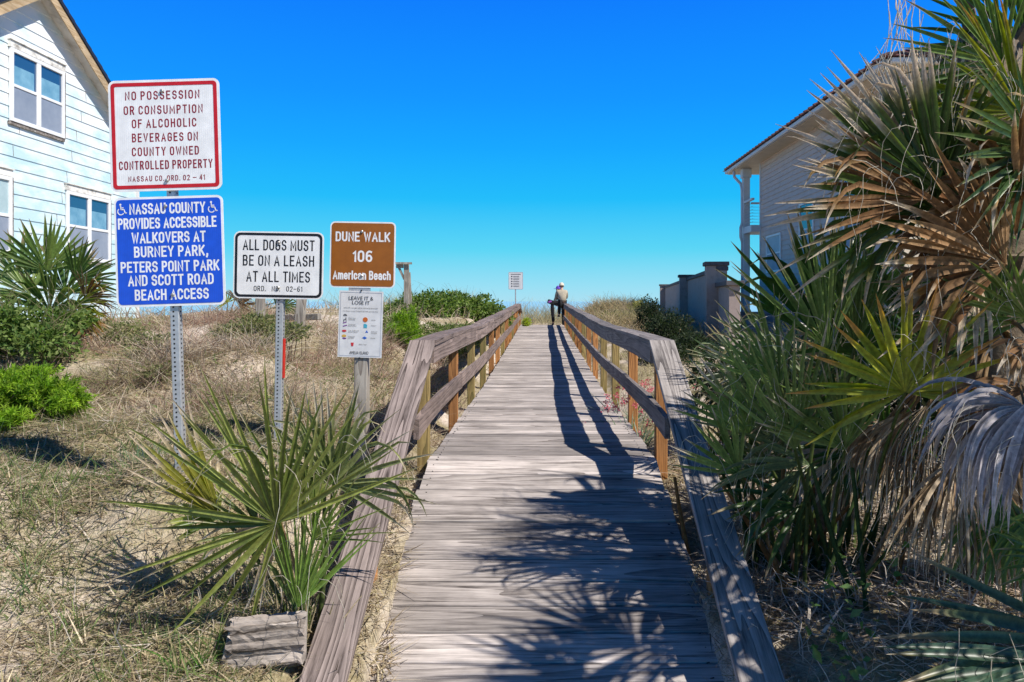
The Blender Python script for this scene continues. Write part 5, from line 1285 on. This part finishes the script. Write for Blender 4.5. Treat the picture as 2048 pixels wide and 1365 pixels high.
# ------------------------------------------------------------------ grass, straw, twigs
def scatter(n, x0, x1, y0, y1, r, keep=None):
    x = r.uniform(x0, x1, n); y = r.uniform(y0, y1, n)
    k_ = np.abs(x) > .83 if keep is None else keep(x, y)
    x, y = x[k_], y[k_]; return x, y, H(x, y)
STRAW = [(.13, .095, .06), (.46, .37, .25), (.58, .49, .35), (.28, .21, .13), (.50, .45, .39), (.38, .33, .18)]
BRUSH = [(.36, .28, .21), (.46, .37, .28), (.24, .17, .12), (.50, .43, .34), (.34, .30, .16)]
parts = []; r = np.random.default_rng(51)
for (n, a) in ((60000, (-4.6, -.6, 2.3, 8.2)), (26000, (.6, 4.0, 2.3, 8.0))):
    kp = lambda x, y: ((np.abs(x) > .80) | ((x < 0) & (x < -.83 + .17 * np.clip((4.3 - y) / 1.0, 0, 1)))) & (vnoise(x * 1.2 + 40, y * 1.2) + .35 * vnoise(x * 5, y * 5) > .42 + .16 * (y > 5.5)) & ~((np.abs(x) < .86) & (y > 4.4))
    x, y, z = scatter(n, *a, r, kp); N = len(x)
    z = np.where((np.abs(x) < .86), np.maximum(z, np.interp(y, PY, PZ)), z)
    d = norm(np.stack([r.normal(0, 1, N), r.normal(0, 1, N), np.abs(r.normal(0, .22, N))], 1))
    parts.append(strips(np.stack([x, y, z + r.uniform(.002, .022, N)], 1), d, r.uniform(.05, .22, N), r.uniform(.0012, .0042, N), r.uniform(0, .25, N), palette(N, STRAW, r), K=2, seed=52, flat=True))
V, Fq, C = merge(parts); o = arr_mesh('straw_litter', V, Fq, C, M['dry']); link_props(o, 'tangle of dry straw and thatch lying on the sand', 'straw', kind='stuff')
# standing dry grass and brush
parts = []; GRN_ = [(.10, .19, .05), (.17, .26, .08)]
def patch(n, area, thr, L0, L1, cols, w=(.0012, .0026), up=1.0, f=.8, kp2=None, bend=(.15, .9)):
    x, y, z = scatter(n, *area, r, lambda x, y: ((np.abs(x) > 1.0) | (y > 33)) & (vnoise(x * f + 11, y * f + 5) + .3 * vnoise(x * 3.1, y * 3.1) > thr) & (kp2(x, y) if kp2 is not None else True)); N = len(x)
    d = norm(np.stack([r.normal(0, .55, N), r.normal(0, .55, N), np.full(N, up)], 1))
    parts.append(strips(np.stack([x, y, z - .01], 1), d, r.uniform(L0, L1, N), r.uniform(w[0], w[1], N) * (1 + y / 10), r.uniform(bend[0], bend[1], N), palette(N, cols, r), K=4, seed=int(n)))
clear = lambda x, y: ~((x > -3.9) & (x < -2.2) & (y > 5.2) & (y < 6.1))
def clumps(n, area, stems, L0, L1, colsets, w=(.0016, .0034), spread=.16, lean=.75, kp=None):
    x = r.uniform(area[0], area[1], n); y = r.uniform(area[2], area[3], n); k_ = (np.abs(x) > 1.2) & (vnoise(x * .9 + 3, y * .9 + 8) > .44)
    if kp is not None: k_ &= kp(x, y)
    for cx, cy in zip(x[k_], y[k_]):
        N = int(r.uniform(.5, 1.3) * stems); sp = spread * r.uniform(.6, 1.6); px_ = cx + r.normal(0, sp, N); py_ = cy + r.normal(0, sp, N)
        d = norm(np.stack([r.normal(0, lean, N) + (px_ - cx) * 1.5, r.normal(0, lean, N) + (py_ - cy) * 1.5, np.full(N, 1.0)], 1)); sc = r.uniform(.65, 1.25)
        parts.append(strips(np.stack([px_, py_, H(px_, py_) - .01], 1), d, r.uniform(L0, L1, N) * sc, r.uniform(w[0], w[1], N) * (.7 + cy / 16), r.uniform(.1, 1.1, N), palette(N, colsets[r.integers(len(colsets))], r), K=4, seed=int(r.integers(1e6))))
DB = [(.26, .18, .13), (.36, .27, .20), (.17, .11, .08)]; LB = [(.50, .42, .32), (.40, .32, .23), (.58, .50, .40)]; GB = [(.16, .20, .07), (.24, .25, .11), (.34, .28, .16)]; RB = [(.28, .17, .13), (.38, .26, .21)]
clumps(110, (-5.8, -1.25, 5.9, 9.0), 105, .16, .46, [DB, LB, LB, GB, RB], kp=clear)
clumps(120, (-6.5, -1.2, 9.0, 14), 100, .2, .5, [DB, LB, GB, RB], kp=clear)
clumps(120, (-5.0, -1.3, 5.6, 10.0), 60, .04, .14, [GRN_, GB], w=(.003, .006), spread=.10)
patch(5000, (-3.0, -1.05, 6.2, 12.5), .74, .15, .42, [(.30, .21, .17), (.40, .30, .24), (.22, .15, .11)], w=(.001, .002))
patch(3500, (-9, -1.6, 12, 26), .6, .25, .6, BRUSH, w=(.002, .004))
patch(9000, (1.3, 4.2, 17, 33), .35, .3, .8, [(.36, .28, .18), (.44, .35, .22), (.26, .24, .12)], w=(.0016, .003))
patch(5000, (1.1, 4.0, 6.5, 16), .5, .1, .35, BRUSH + OLIVE, w=(.0012, .0026))
patch(900, (-1.6, 1.6, 33.2, 36.5), .2, .5, 1.3, [(.34, .33, .20), (.42, .37, .24)], w=(.001, .002), bend=(.05, .3))
patch(1400, (-4.5, 4.5, 32, 37), .3, .4, 1.0, [(.34, .30, .18), (.42, .35, .22)], w=(.001, .0022), bend=(.05, .4))
patch(2500, (-6, -2.2, 20, 27), .3, .3, .8, [(.34, .30, .18), (.30, .30, .15)], w=(.0014, .0026), bend=(.05, .5))
V, Fq, C = merge(parts); o = arr_mesh('dry_grass', V, Fq, C, M['dry']); link_props(o, 'dry brown grass and brush standing on the dunes', 'dry grass', kind='stuff')
# sparse green grass and weeds
parts = []
GRS = [(.12, .19, .05), (.19, .24, .08), (.28, .29, .13), (.09, .17, .06)]
patch(32000, (-4.4, -.95, 2.3, 6.0), .54, .03, .12, GRS + [(.30, .27, .14)], w=(.001, .002), f=1.6, up=.9)
patch(5000, (-4.4, -1.2, 2.3, 5.2), .74, .08, .24, GRS, w=(.0014, .0028), f=2.6, up=1.3)
patch(5000, (.95, 3.6, 5.4, 9), .55, .03, .14, GRS + STRAW, w=(.001, .002), f=1.6)
V, Fq, C = merge(parts); o = arr_mesh('green_grass', V, Fq, C, M['soft']); link_props(o, 'sparse green grass sprouting through the straw', 'grass', kind='stuff')
# weed tufts and stalks that stand out in the near left
for (px, py, n_, L_, wd, lab, cols) in ((285, 1035, 60, .22, .0035, 'bluish green grass tuft left of the palmetto', [(.10, .20, .10), (.16, .26, .14)]), (60, 1235, 14, .42, .0034, 'tall thin grass stalks at the bottom left corner', [(.16, .22, .10), (.28, .28, .14)]),
                                (135, 1270, 22, .30, .0034, 'upright grass tuft left of the log', [(.13, .22, .07), (.22, .28, .10)]), (380, 1340, 16, .24, .004, 'short green blades in front of the log', [(.12, .24, .05)]), (55, 985, 22, .30, .003, 'thin green grass tuft near the left edge', [(.15, .21, .08), (.26, .27, .12)]),
                                (180, 1130, 60, .10, .005, 'low green weed patch in the straw', [(.10, .20, .05)]), (330, 1085, 50, .09, .005, 'small green weed patch below the bluish tuft', [(.10, .20, .05), (.15, .24, .07)])):
    Y = 4.0
    for _ in range(12):
        q = P(px, py, Y); Y = min(6, max(2.4, (EYE - h1(q.x, Y)) * F / (py - VY)))
    q = P(px, py, Y); gz = h1(q.x, Y); rr = np.random.default_rng(px + py); N = n_
    d = norm(rr.normal(0, .42, (N, 3)) * [1, 1, 0] + [0, 0, 1.0]); pos = np.stack([q.x + rr.normal(0, .035 + .0006 * n_, N), Y + rr.normal(0, .03 + .0004 * n_, N), np.full(N, gz - .01)], 1)
    V, Fq, C = strips(pos, d, rr.uniform(.5, 1.1, N) * L_, np.full(N, wd), rr.uniform(.1, .8, N), palette(N, cols, rr), K=5, seed=px); o = arr_mesh('grass_tuft', V, Fq, C, M['soft']); link_props(o, lab, 'grass tuft', 'weeds in the near sand')
rr = np.random.default_rng(77); q = P(75, 1190, 3.2); ps = []
# twigs and dead leaf scraps under the right palms
ps = []
for i in range(760):
    x = rr.uniform(1.02, 2.6); y = rr.uniform(2.6, 4.6); p = np.array([x, y, h1(x, y) + rr.uniform(0, .05)]); d = norm(rr.normal(0, 1, 3) * [1, 1, .55] + [0, 0, .25]); pts = [p]
    for k in range(5): d = norm(d + rr.normal(0, .42, 3) + [0, 0, -.05]); pts.append(pts[-1] + d * rr.uniform(.03, .085)); pts[-1][2] = max(pts[-1][2], p[2] - .02)
    ps.append(stalk(pts, rr.uniform(.0018, .0038), .001, [(.56, .50, .44), (.36, .28, .22), (.66, .60, .54)][i % 3], 4))
N = 2600; x, y, z = scatter(N, 1.0, 3.6, 2.4, 6.5, rr); N = len(x)
d = norm(np.stack([rr.normal(0, 1, N), rr.normal(0, 1, N), np.abs(rr.normal(0, .35, N))], 1))
ps.append(strips(np.stack([x, y, z + rr.uniform(0, .06, N)], 1), d, rr.uniform(.1, .34, N), rr.uniform(.003, .008, N), rr.uniform(0, .5, N), palette(N, [(.42, .32, .24), (.56, .50, .45), (.28, .20, .14), (.62, .55, .46)], rr), K=4, seed=5, flat=True))
V, Fq, C = merge(ps); o = arr_mesh('twig_litter', V, Fq, C, M['dry']); link_props(o, 'grey twigs and dead blades littering the ground under the palms', 'twigs', kind='stuff')
# long pale leaf threads trailing from the top fronds
rr = np.random.default_rng(91); ps = []
for i in range(34):
    p0 = np.array(P(rr.normal(1800, 22) if i < 16 else rr.uniform(1640, 2030), rr.uniform(-60, 30) if i < 16 else rr.uniform(100, 800), rr.uniform(3.5, 3.95))); d = norm(rr.normal(0, .8 if i >= 16 else .22, 3) + [0, 0, .5 if i >= 16 else -.7]); pts = [p0]
    for k in range(11): d = norm(d + rr.normal(0, .22, 3) + [0, 0, -.24]); pts.append(pts[-1] + d * (.085 if i < 16 else .05))
    ps.append(stalk(pts, .0028, .0012, (.58, .53, .47), 3))
V, Fq, C = merge(ps); arr_mesh('leaf_threads', V, Fq, C, M['dry'], p1)

# ------------------------------------------------------------------ people at the crest
def cloth(name, c): return noisy(name, [x * .8 for x in c], [min(1, x * 1.15) for x in c], 25, .85, .3, .004)
M['skin'] = noisy('skin', (.42, .24, .17), (.52, .31, .23), 20, .55); M['jacket'] = cloth('beige jacket', (.40, .35, .27)); M['trousers'] = cloth('black trousers', (.012, .012, .016)); M['shoe'] = cloth('dark shoe', (.02, .018, .018))
M['cap'] = cloth('pale cap', (.62, .54, .45)); M['purplehat'] = cloth('purple hat', (.13, .06, .42)); M['darkcoat'] = cloth('dark grey coat', (.09, .09, .10)); M['hair'] = cloth('dark hair', (.05, .035, .03)); M['purple'] = cloth('purple patch', (.30, .10, .42))
def skin_mesh(name, verts, edges, mat, parent, sub=1):
    me = bpy.data.meshes.new(name); me.from_pydata([v[0] for v in verts], edges, []); me.materials.append(mat)
    o = bpy.data.objects.new(name, me); COL.objects.link(o); set_parent(o, parent, True)
    md = o.modifiers.new('skin', 'SKIN'); md.use_smooth_shade = True
    for i, v in enumerate(verts):
        rr = v[1]; sv = me.skin_vertices[0].data[i]; sv.radius = (rr, rr) if not isinstance(rr, tuple) else rr; sv.use_root = (i == 0)
    s = o.modifiers.new('sub', 'SUBSURF'); s.levels = sub; s.render_levels = sub
    return o
def ellip(name, c, rx, ry, rz, mat, parent, zmin=-1.0, n=16, m=9):
    vs = []; fs = []
    for i in range(m + 1):
        ph = -math.pi / 2 + math.pi * i / m; zz = max(math.sin(ph), zmin); rr_ = math.cos(ph) if math.sin(ph) > zmin else math.sqrt(max(0, 1 - zmin * zmin)) * .999
        for k in range(n): a = 2 * math.pi * k / n; vs.append((c[0] + rx * rr_ * math.cos(a), c[1] + ry * rr_ * math.sin(a), c[2] + rz * zz))
    for i in range(m):
        for k in range(n): fs.append((i * n + k, i * n + (k + 1) % n, (i + 1) * n + (k + 1) % n, (i + 1) * n + k))
    mb = MB(); mb.add(vs, fs, .5); return mb.build(name, mat, parent, smooth=True)
def fingers(verts, edges, w, d, up, hand=.085, rad=.009):
    """palm and five fingers growing from wrist vertex w along d"""
    d = Vector(d).normalized(); up = Vector(up).normalized(); s = d.cross(up).normalized(); p0 = Vector(verts[w][0])
    verts.append((tuple(p0 + d * .05), (.034, .018))); pv = len(verts) - 1; edges.append((w, pv))
    for j, (o_, L_) in enumerate(((-.028, .062), (-.010, .075), (.010, .072), (.028, .058))):
        a = p0 + d * hand + s * o_; b = a + d * L_ * .5 - up * .012; c = a + d * L_ * .8 - up * .04
        k = len(verts); verts += [(tuple(a), rad), (tuple(b), rad * .9), (tuple(c), rad * .75)]; edges += [(pv, k), (k, k + 1), (k + 1, k + 2)]
    a = p0 + d * .045 - s * .045; k = len(verts); verts += [(tuple(a), rad * 1.1), (tuple(a + d * .04 - s * .012 - up * .01), rad * .85)]; edges += [(pv, k), (k, k + 1)]

# seated person: on the end of the right cap board, seen from behind, facing the sea and left
Yq = 29.35; zc = rail_z(29.4)
hip = Vector((.80, Yq, zc + .07)); X0 = hip.x
chest = hip + Vector((-.02, .05, .31)); neck = chest + Vector((0, .03, .17)); head = neck + Vector((-.01, .05, .125))
zd = deck_z(29.2)
lk = hip + Vector((-.40, -.02, -.05)); la = Vector((hip.x - .36, Yq + .02, zd + .09)); rk = hip + Vector((-.10, .40, -.10)); ra_ = Vector((hip.x - .12, Yq + .36, zd + .40))
pr = empty('person', (hip.x, Yq, zd), 'person in a beige jacket, pale cap and black trousers sitting on the railing end', 'person')
ls = chest + Vector((-.17, .02, .11)); rs = chest + Vector((.17, .02, .10)); le = ls + Vector((-.06, .12, -.28)); re_ = rs + Vector((.02, .16, -.26)); lw = le + Vector((.04, .22, .05)); rw = re_ + Vector((-.16, .20, .03))
vb = [(tuple(hip), (.15, .115)), (tuple(hip + Vector((0, .01, .17))), (.135, .10)), (tuple(chest), (.155, .11)), (tuple(neck - Vector((0, 0, .06))), (.075, .065)), (tuple(neck + Vector((0, 0, .04))), .052), (tuple(head - Vector((0, -.015, .05))), (.066, .075)), (tuple(head + Vector((0, 0, .05))), (.074, .092)),
      (tuple(ls), .058), (tuple(le), .043), (tuple(lw), .028), (tuple(rs), .058), (tuple(re_), .043), (tuple(rw), .028),
      (tuple(hip + Vector((-.09, 0, -.03))), .095), (tuple(lk), .062), (tuple(la), .042), (tuple(la + Vector((-.03, .13, -.06))), (.04, .03)),
      (tuple(hip + Vector((.02, .09, -.04))), .095), (tuple(rk), .062), (tuple(ra_), .042), (tuple(ra_ + Vector((-.05, .12, -.06))), (.04, .03))]
eb = [(0, 1), (1, 2), (2, 3), (3, 4), (4, 5), (5, 6), (2, 7), (7, 8), (8, 9), (2, 10), (10, 11), (11, 12), (0, 13), (13, 14), (14, 15), (15, 16), (0, 17), (17, 18), (18, 19), (19, 20)]
fingers(vb, eb, 9, (.1, 1, .05), (0, 0, 1)); fingers(vb, eb, 12, (-.4, 1, .05), (0, 0, 1))
skin_mesh('body', vb, eb, M['skin'], pr)
gj = 1.13
vj = [(tuple(hip + Vector((0, 0, -.03))), (.185, .15)), (vb[1][0], (.165, .125)), (vb[2][0], (.19, .135)), (tuple(neck - Vector((0, 0, .03))), (.085, .078)), (tuple(ls), .085), (tuple(le), .066), (tuple(Vector(lw) - Vector((0, .03, 0))), .046), (tuple(rs), .085), (tuple(re_), .066), (tuple(Vector(rw) - Vector((0, .03, 0))), .046)]
skin_mesh('jacket', vj, [(0, 1), (1, 2), (2, 3), (2, 4), (4, 5), (5, 6), (2, 7), (7, 8), (8, 9)], M['jacket'], pr)
vt = [(tuple(hip + Vector((0, .03, -.02))), (.14, .13)), (vb[13][0], .115), (vb[14][0], .085), (tuple(la + Vector((0, 0, .02))), .066), (vb[17][0], .115), (vb[18][0], .085), (tuple(ra_), .064)]
skin_mesh('trousers', vt, [(0, 1), (1, 2), (2, 3), (0, 4), (4, 5), (5, 6)], M['trousers'], pr)
for a in (la, ra_):
    skin_mesh('shoe', [(tuple(a + Vector((.005, -.05, -.05))), (.045, .036)), (tuple(a + Vector((-.01, .05, -.055))), (.048, .034)), (tuple(a + Vector((-.04, .16, -.062))), (.042, .026))], [(0, 1), (1, 2)], M['shoe'], pr)
ellip('hair', head + Vector((0, -.015, .03)), .088, .10, .105, M['hair'], pr, zmin=-.35)
cp = ellip('cap', head + Vector((0, 0, .055)), .098, .115, .105, M['cap'], pr, zmin=-.1)
mb = MB(); mb.prism([(-.08, 0), (.08, 0), (.065, .012), (-.065, .012)], .09, .19); o = mb.build('cap_peak', M['cap'], cp); o.location = head + Vector((-.01, .01, .045))
for s_ in (-1, 1): ellip('ear', head + Vector((s_ * .086, .01, .0)), .014, .022, .034, M['skin'], pr, n=8, m=6)
ellip('nose', head + Vector((0, .105, -.01)), .014, .02, .024, M['skin'], pr, n=8, m=6)
for s_ in (-1, 1): ellip('eye', head + Vector((s_ * .03, .088, .022)), .012, .008, .009, M['trousers'], pr, n=8, m=6)
ellip('mouth', head + Vector((0, .094, -.055)), .024, .008, .006, M['purple'], pr, n=8, m=6)
# handbag with purple patch on the knee
hb = empty('shoulder_bag', tuple(lk), 'small black bag with a purple patch held on the knee of the seated person', 'bag')
mb = MB(); mb.box(lk + Vector((-.06, -.075, .045)), (.26, .10, .17), (0, .3, 0)); mb.build('bag_body', M['trousers'], hb, bevel=.03)
mb = MB(); mb.box(lk + Vector((-.09, -.129, .06)), (.13, .008, .07), (0, -.35, 0)); mb.build('patch', M['purple'], hb)
# second person beyond, purple hat
Yr = 30.1; g2 = deck_z(Yr); c2 = P(1115.5, 594, Yr); c2.z = max(c2.z, g2 + 1.05)
hd = P(1116.5, 580.5, Yr); pr2 = empty('person', (hd.x, Yr, g2), 'person in a purple brimmed hat and dark coat standing behind the seated person', 'person')
hip2 = Vector((hd.x + .30, Yr, g2 + .80)); sh = Vector((hd.x + .08, Yr, hd.z - .33))
vb = [(tuple(hip2), (.14, .11)), (tuple((hip2 + sh) / 2), (.125, .10)), (tuple(sh), (.14, .10)), (tuple(sh + Vector((-.01, -.01, .15))), .05), (tuple(hd - Vector((0, .01, .05))), (.064, .074)), (tuple(hd + Vector((0, 0, .05))), (.072, .09)),
      (tuple(sh + Vector((-.17, 0, .04))), .055), (tuple(sh + Vector((-.24, -.06, -.22))), .042), (tuple(sh + Vector((-.10, -.25, -.30))), .028), (tuple(sh + Vector((.17, 0, .04))), .055), (tuple(sh + Vector((.22, .05, -.24))), .042), (tuple(sh + Vector((.16, -.14, -.38))), .028),
      (tuple(hip2 + Vector((-.09, 0, -.06))), .09), (tuple(hip2 + Vector((-.09, .01, -.42))), .06), (tuple(hip2 + Vector((-.09, .02, -.78))), .04), (tuple(hip2 + Vector((-.10, -.12, -.83))), (.04, .03)), (tuple(hip2 + Vector((.09, 0, -.06))), .09), (tuple(hip2 + Vector((.09, .01, -.42))), .06), (tuple(hip2 + Vector((.09, .02, -.78))), .04), (tuple(hip2 + Vector((.10, -.12, -.83))), (.04, .03))]
eb = [(0, 1), (1, 2), (2, 3), (3, 4), (4, 5), (2, 6), (6, 7), (7, 8), (2, 9), (9, 10), (10, 11), (0, 12), (12, 13), (13, 14), (14, 15), (0, 16), (16, 17), (17, 18), (18, 19)]
fingers(vb, eb, 8, (.5, -1, -.2), (0, 0, 1)); fingers(vb, eb, 11, (-.3, -1, -.3), (0, 0, 1))
skin_mesh('body', vb, eb, M['skin'], pr2)
skin_mesh('coat', [(tuple(hip2 - Vector((0, 0, .06))), (.17, .14)), (vb[1][0], (.155, .125)), (vb[2][0], (.17, .125)), (tuple(sh + Vector((0, 0, .10))), .075), (vb[6][0], .08), (vb[7][0], .063), (tuple(Vector(vb[8][0]) + Vector((0, .03, 0))), .045), (vb[9][0], .08), (vb[10][0], .063), (tuple(Vector(vb[11][0]) + Vector((0, .03, 0))), .045)],
          [(0, 1), (1, 2), (2, 3), (2, 4), (4, 5), (5, 6), (2, 7), (7, 8), (8, 9)], M['darkcoat'], pr2)
skin_mesh('trousers', [(tuple(hip2 - Vector((0, 0, .02))), (.16, .13)), (vb[12][0], .11), (vb[13][0], .08), (vb[14][0], .06), (vb[16][0], .11), (vb[17][0], .08), (vb[18][0], .06)], [(0, 1), (1, 2), (2, 3), (0, 4), (4, 5), (5, 6)], M['trousers'], pr2)
for s_ in (-1, 1):
    skin_mesh('shoe', [(tuple(hip2 + Vector((s_ * .09, .06, -.82))), (.045, .036)), (tuple(hip2 + Vector((s_ * .09, -.05, -.825))), (.048, .032)), (tuple(hip2 + Vector((s_ * .10, -.15, -.83))), (.042, .026))], [(0, 1), (1, 2)], M['shoe'], pr2)
ellip('hair', hd + Vector((0, .02, 0)), .086, .09, .12, M['hair'], pr2)
ht = ellip('hat', hd + Vector((0, 0, .06)), .098, .112, .12, M['purplehat'], pr2, zmin=-.05)
mb = MB(); mb.tube([hd + Vector((0, 0, .045)), hd + Vector((0, 0, .058)), hd + Vector((0, 0, .064))], [.195, .175, .09], 20); mb.build('hat_brim', M['purplehat'], ht, smooth=True)
ellip('nose', hd + Vector((0, -.10, -.01)), .014, .02, .024, M['skin'], pr2, n=8, m=6)
for s_ in (-1, 1): ellip('eye', hd + Vector((s_ * .03, -.086, .02)), .012, .008, .009, M['trousers'], pr2, n=8, m=6)
ellip('mouth', hd + Vector((0, -.09, -.055)), .024, .008, .006, M['purple'], pr2, n=8, m=6)
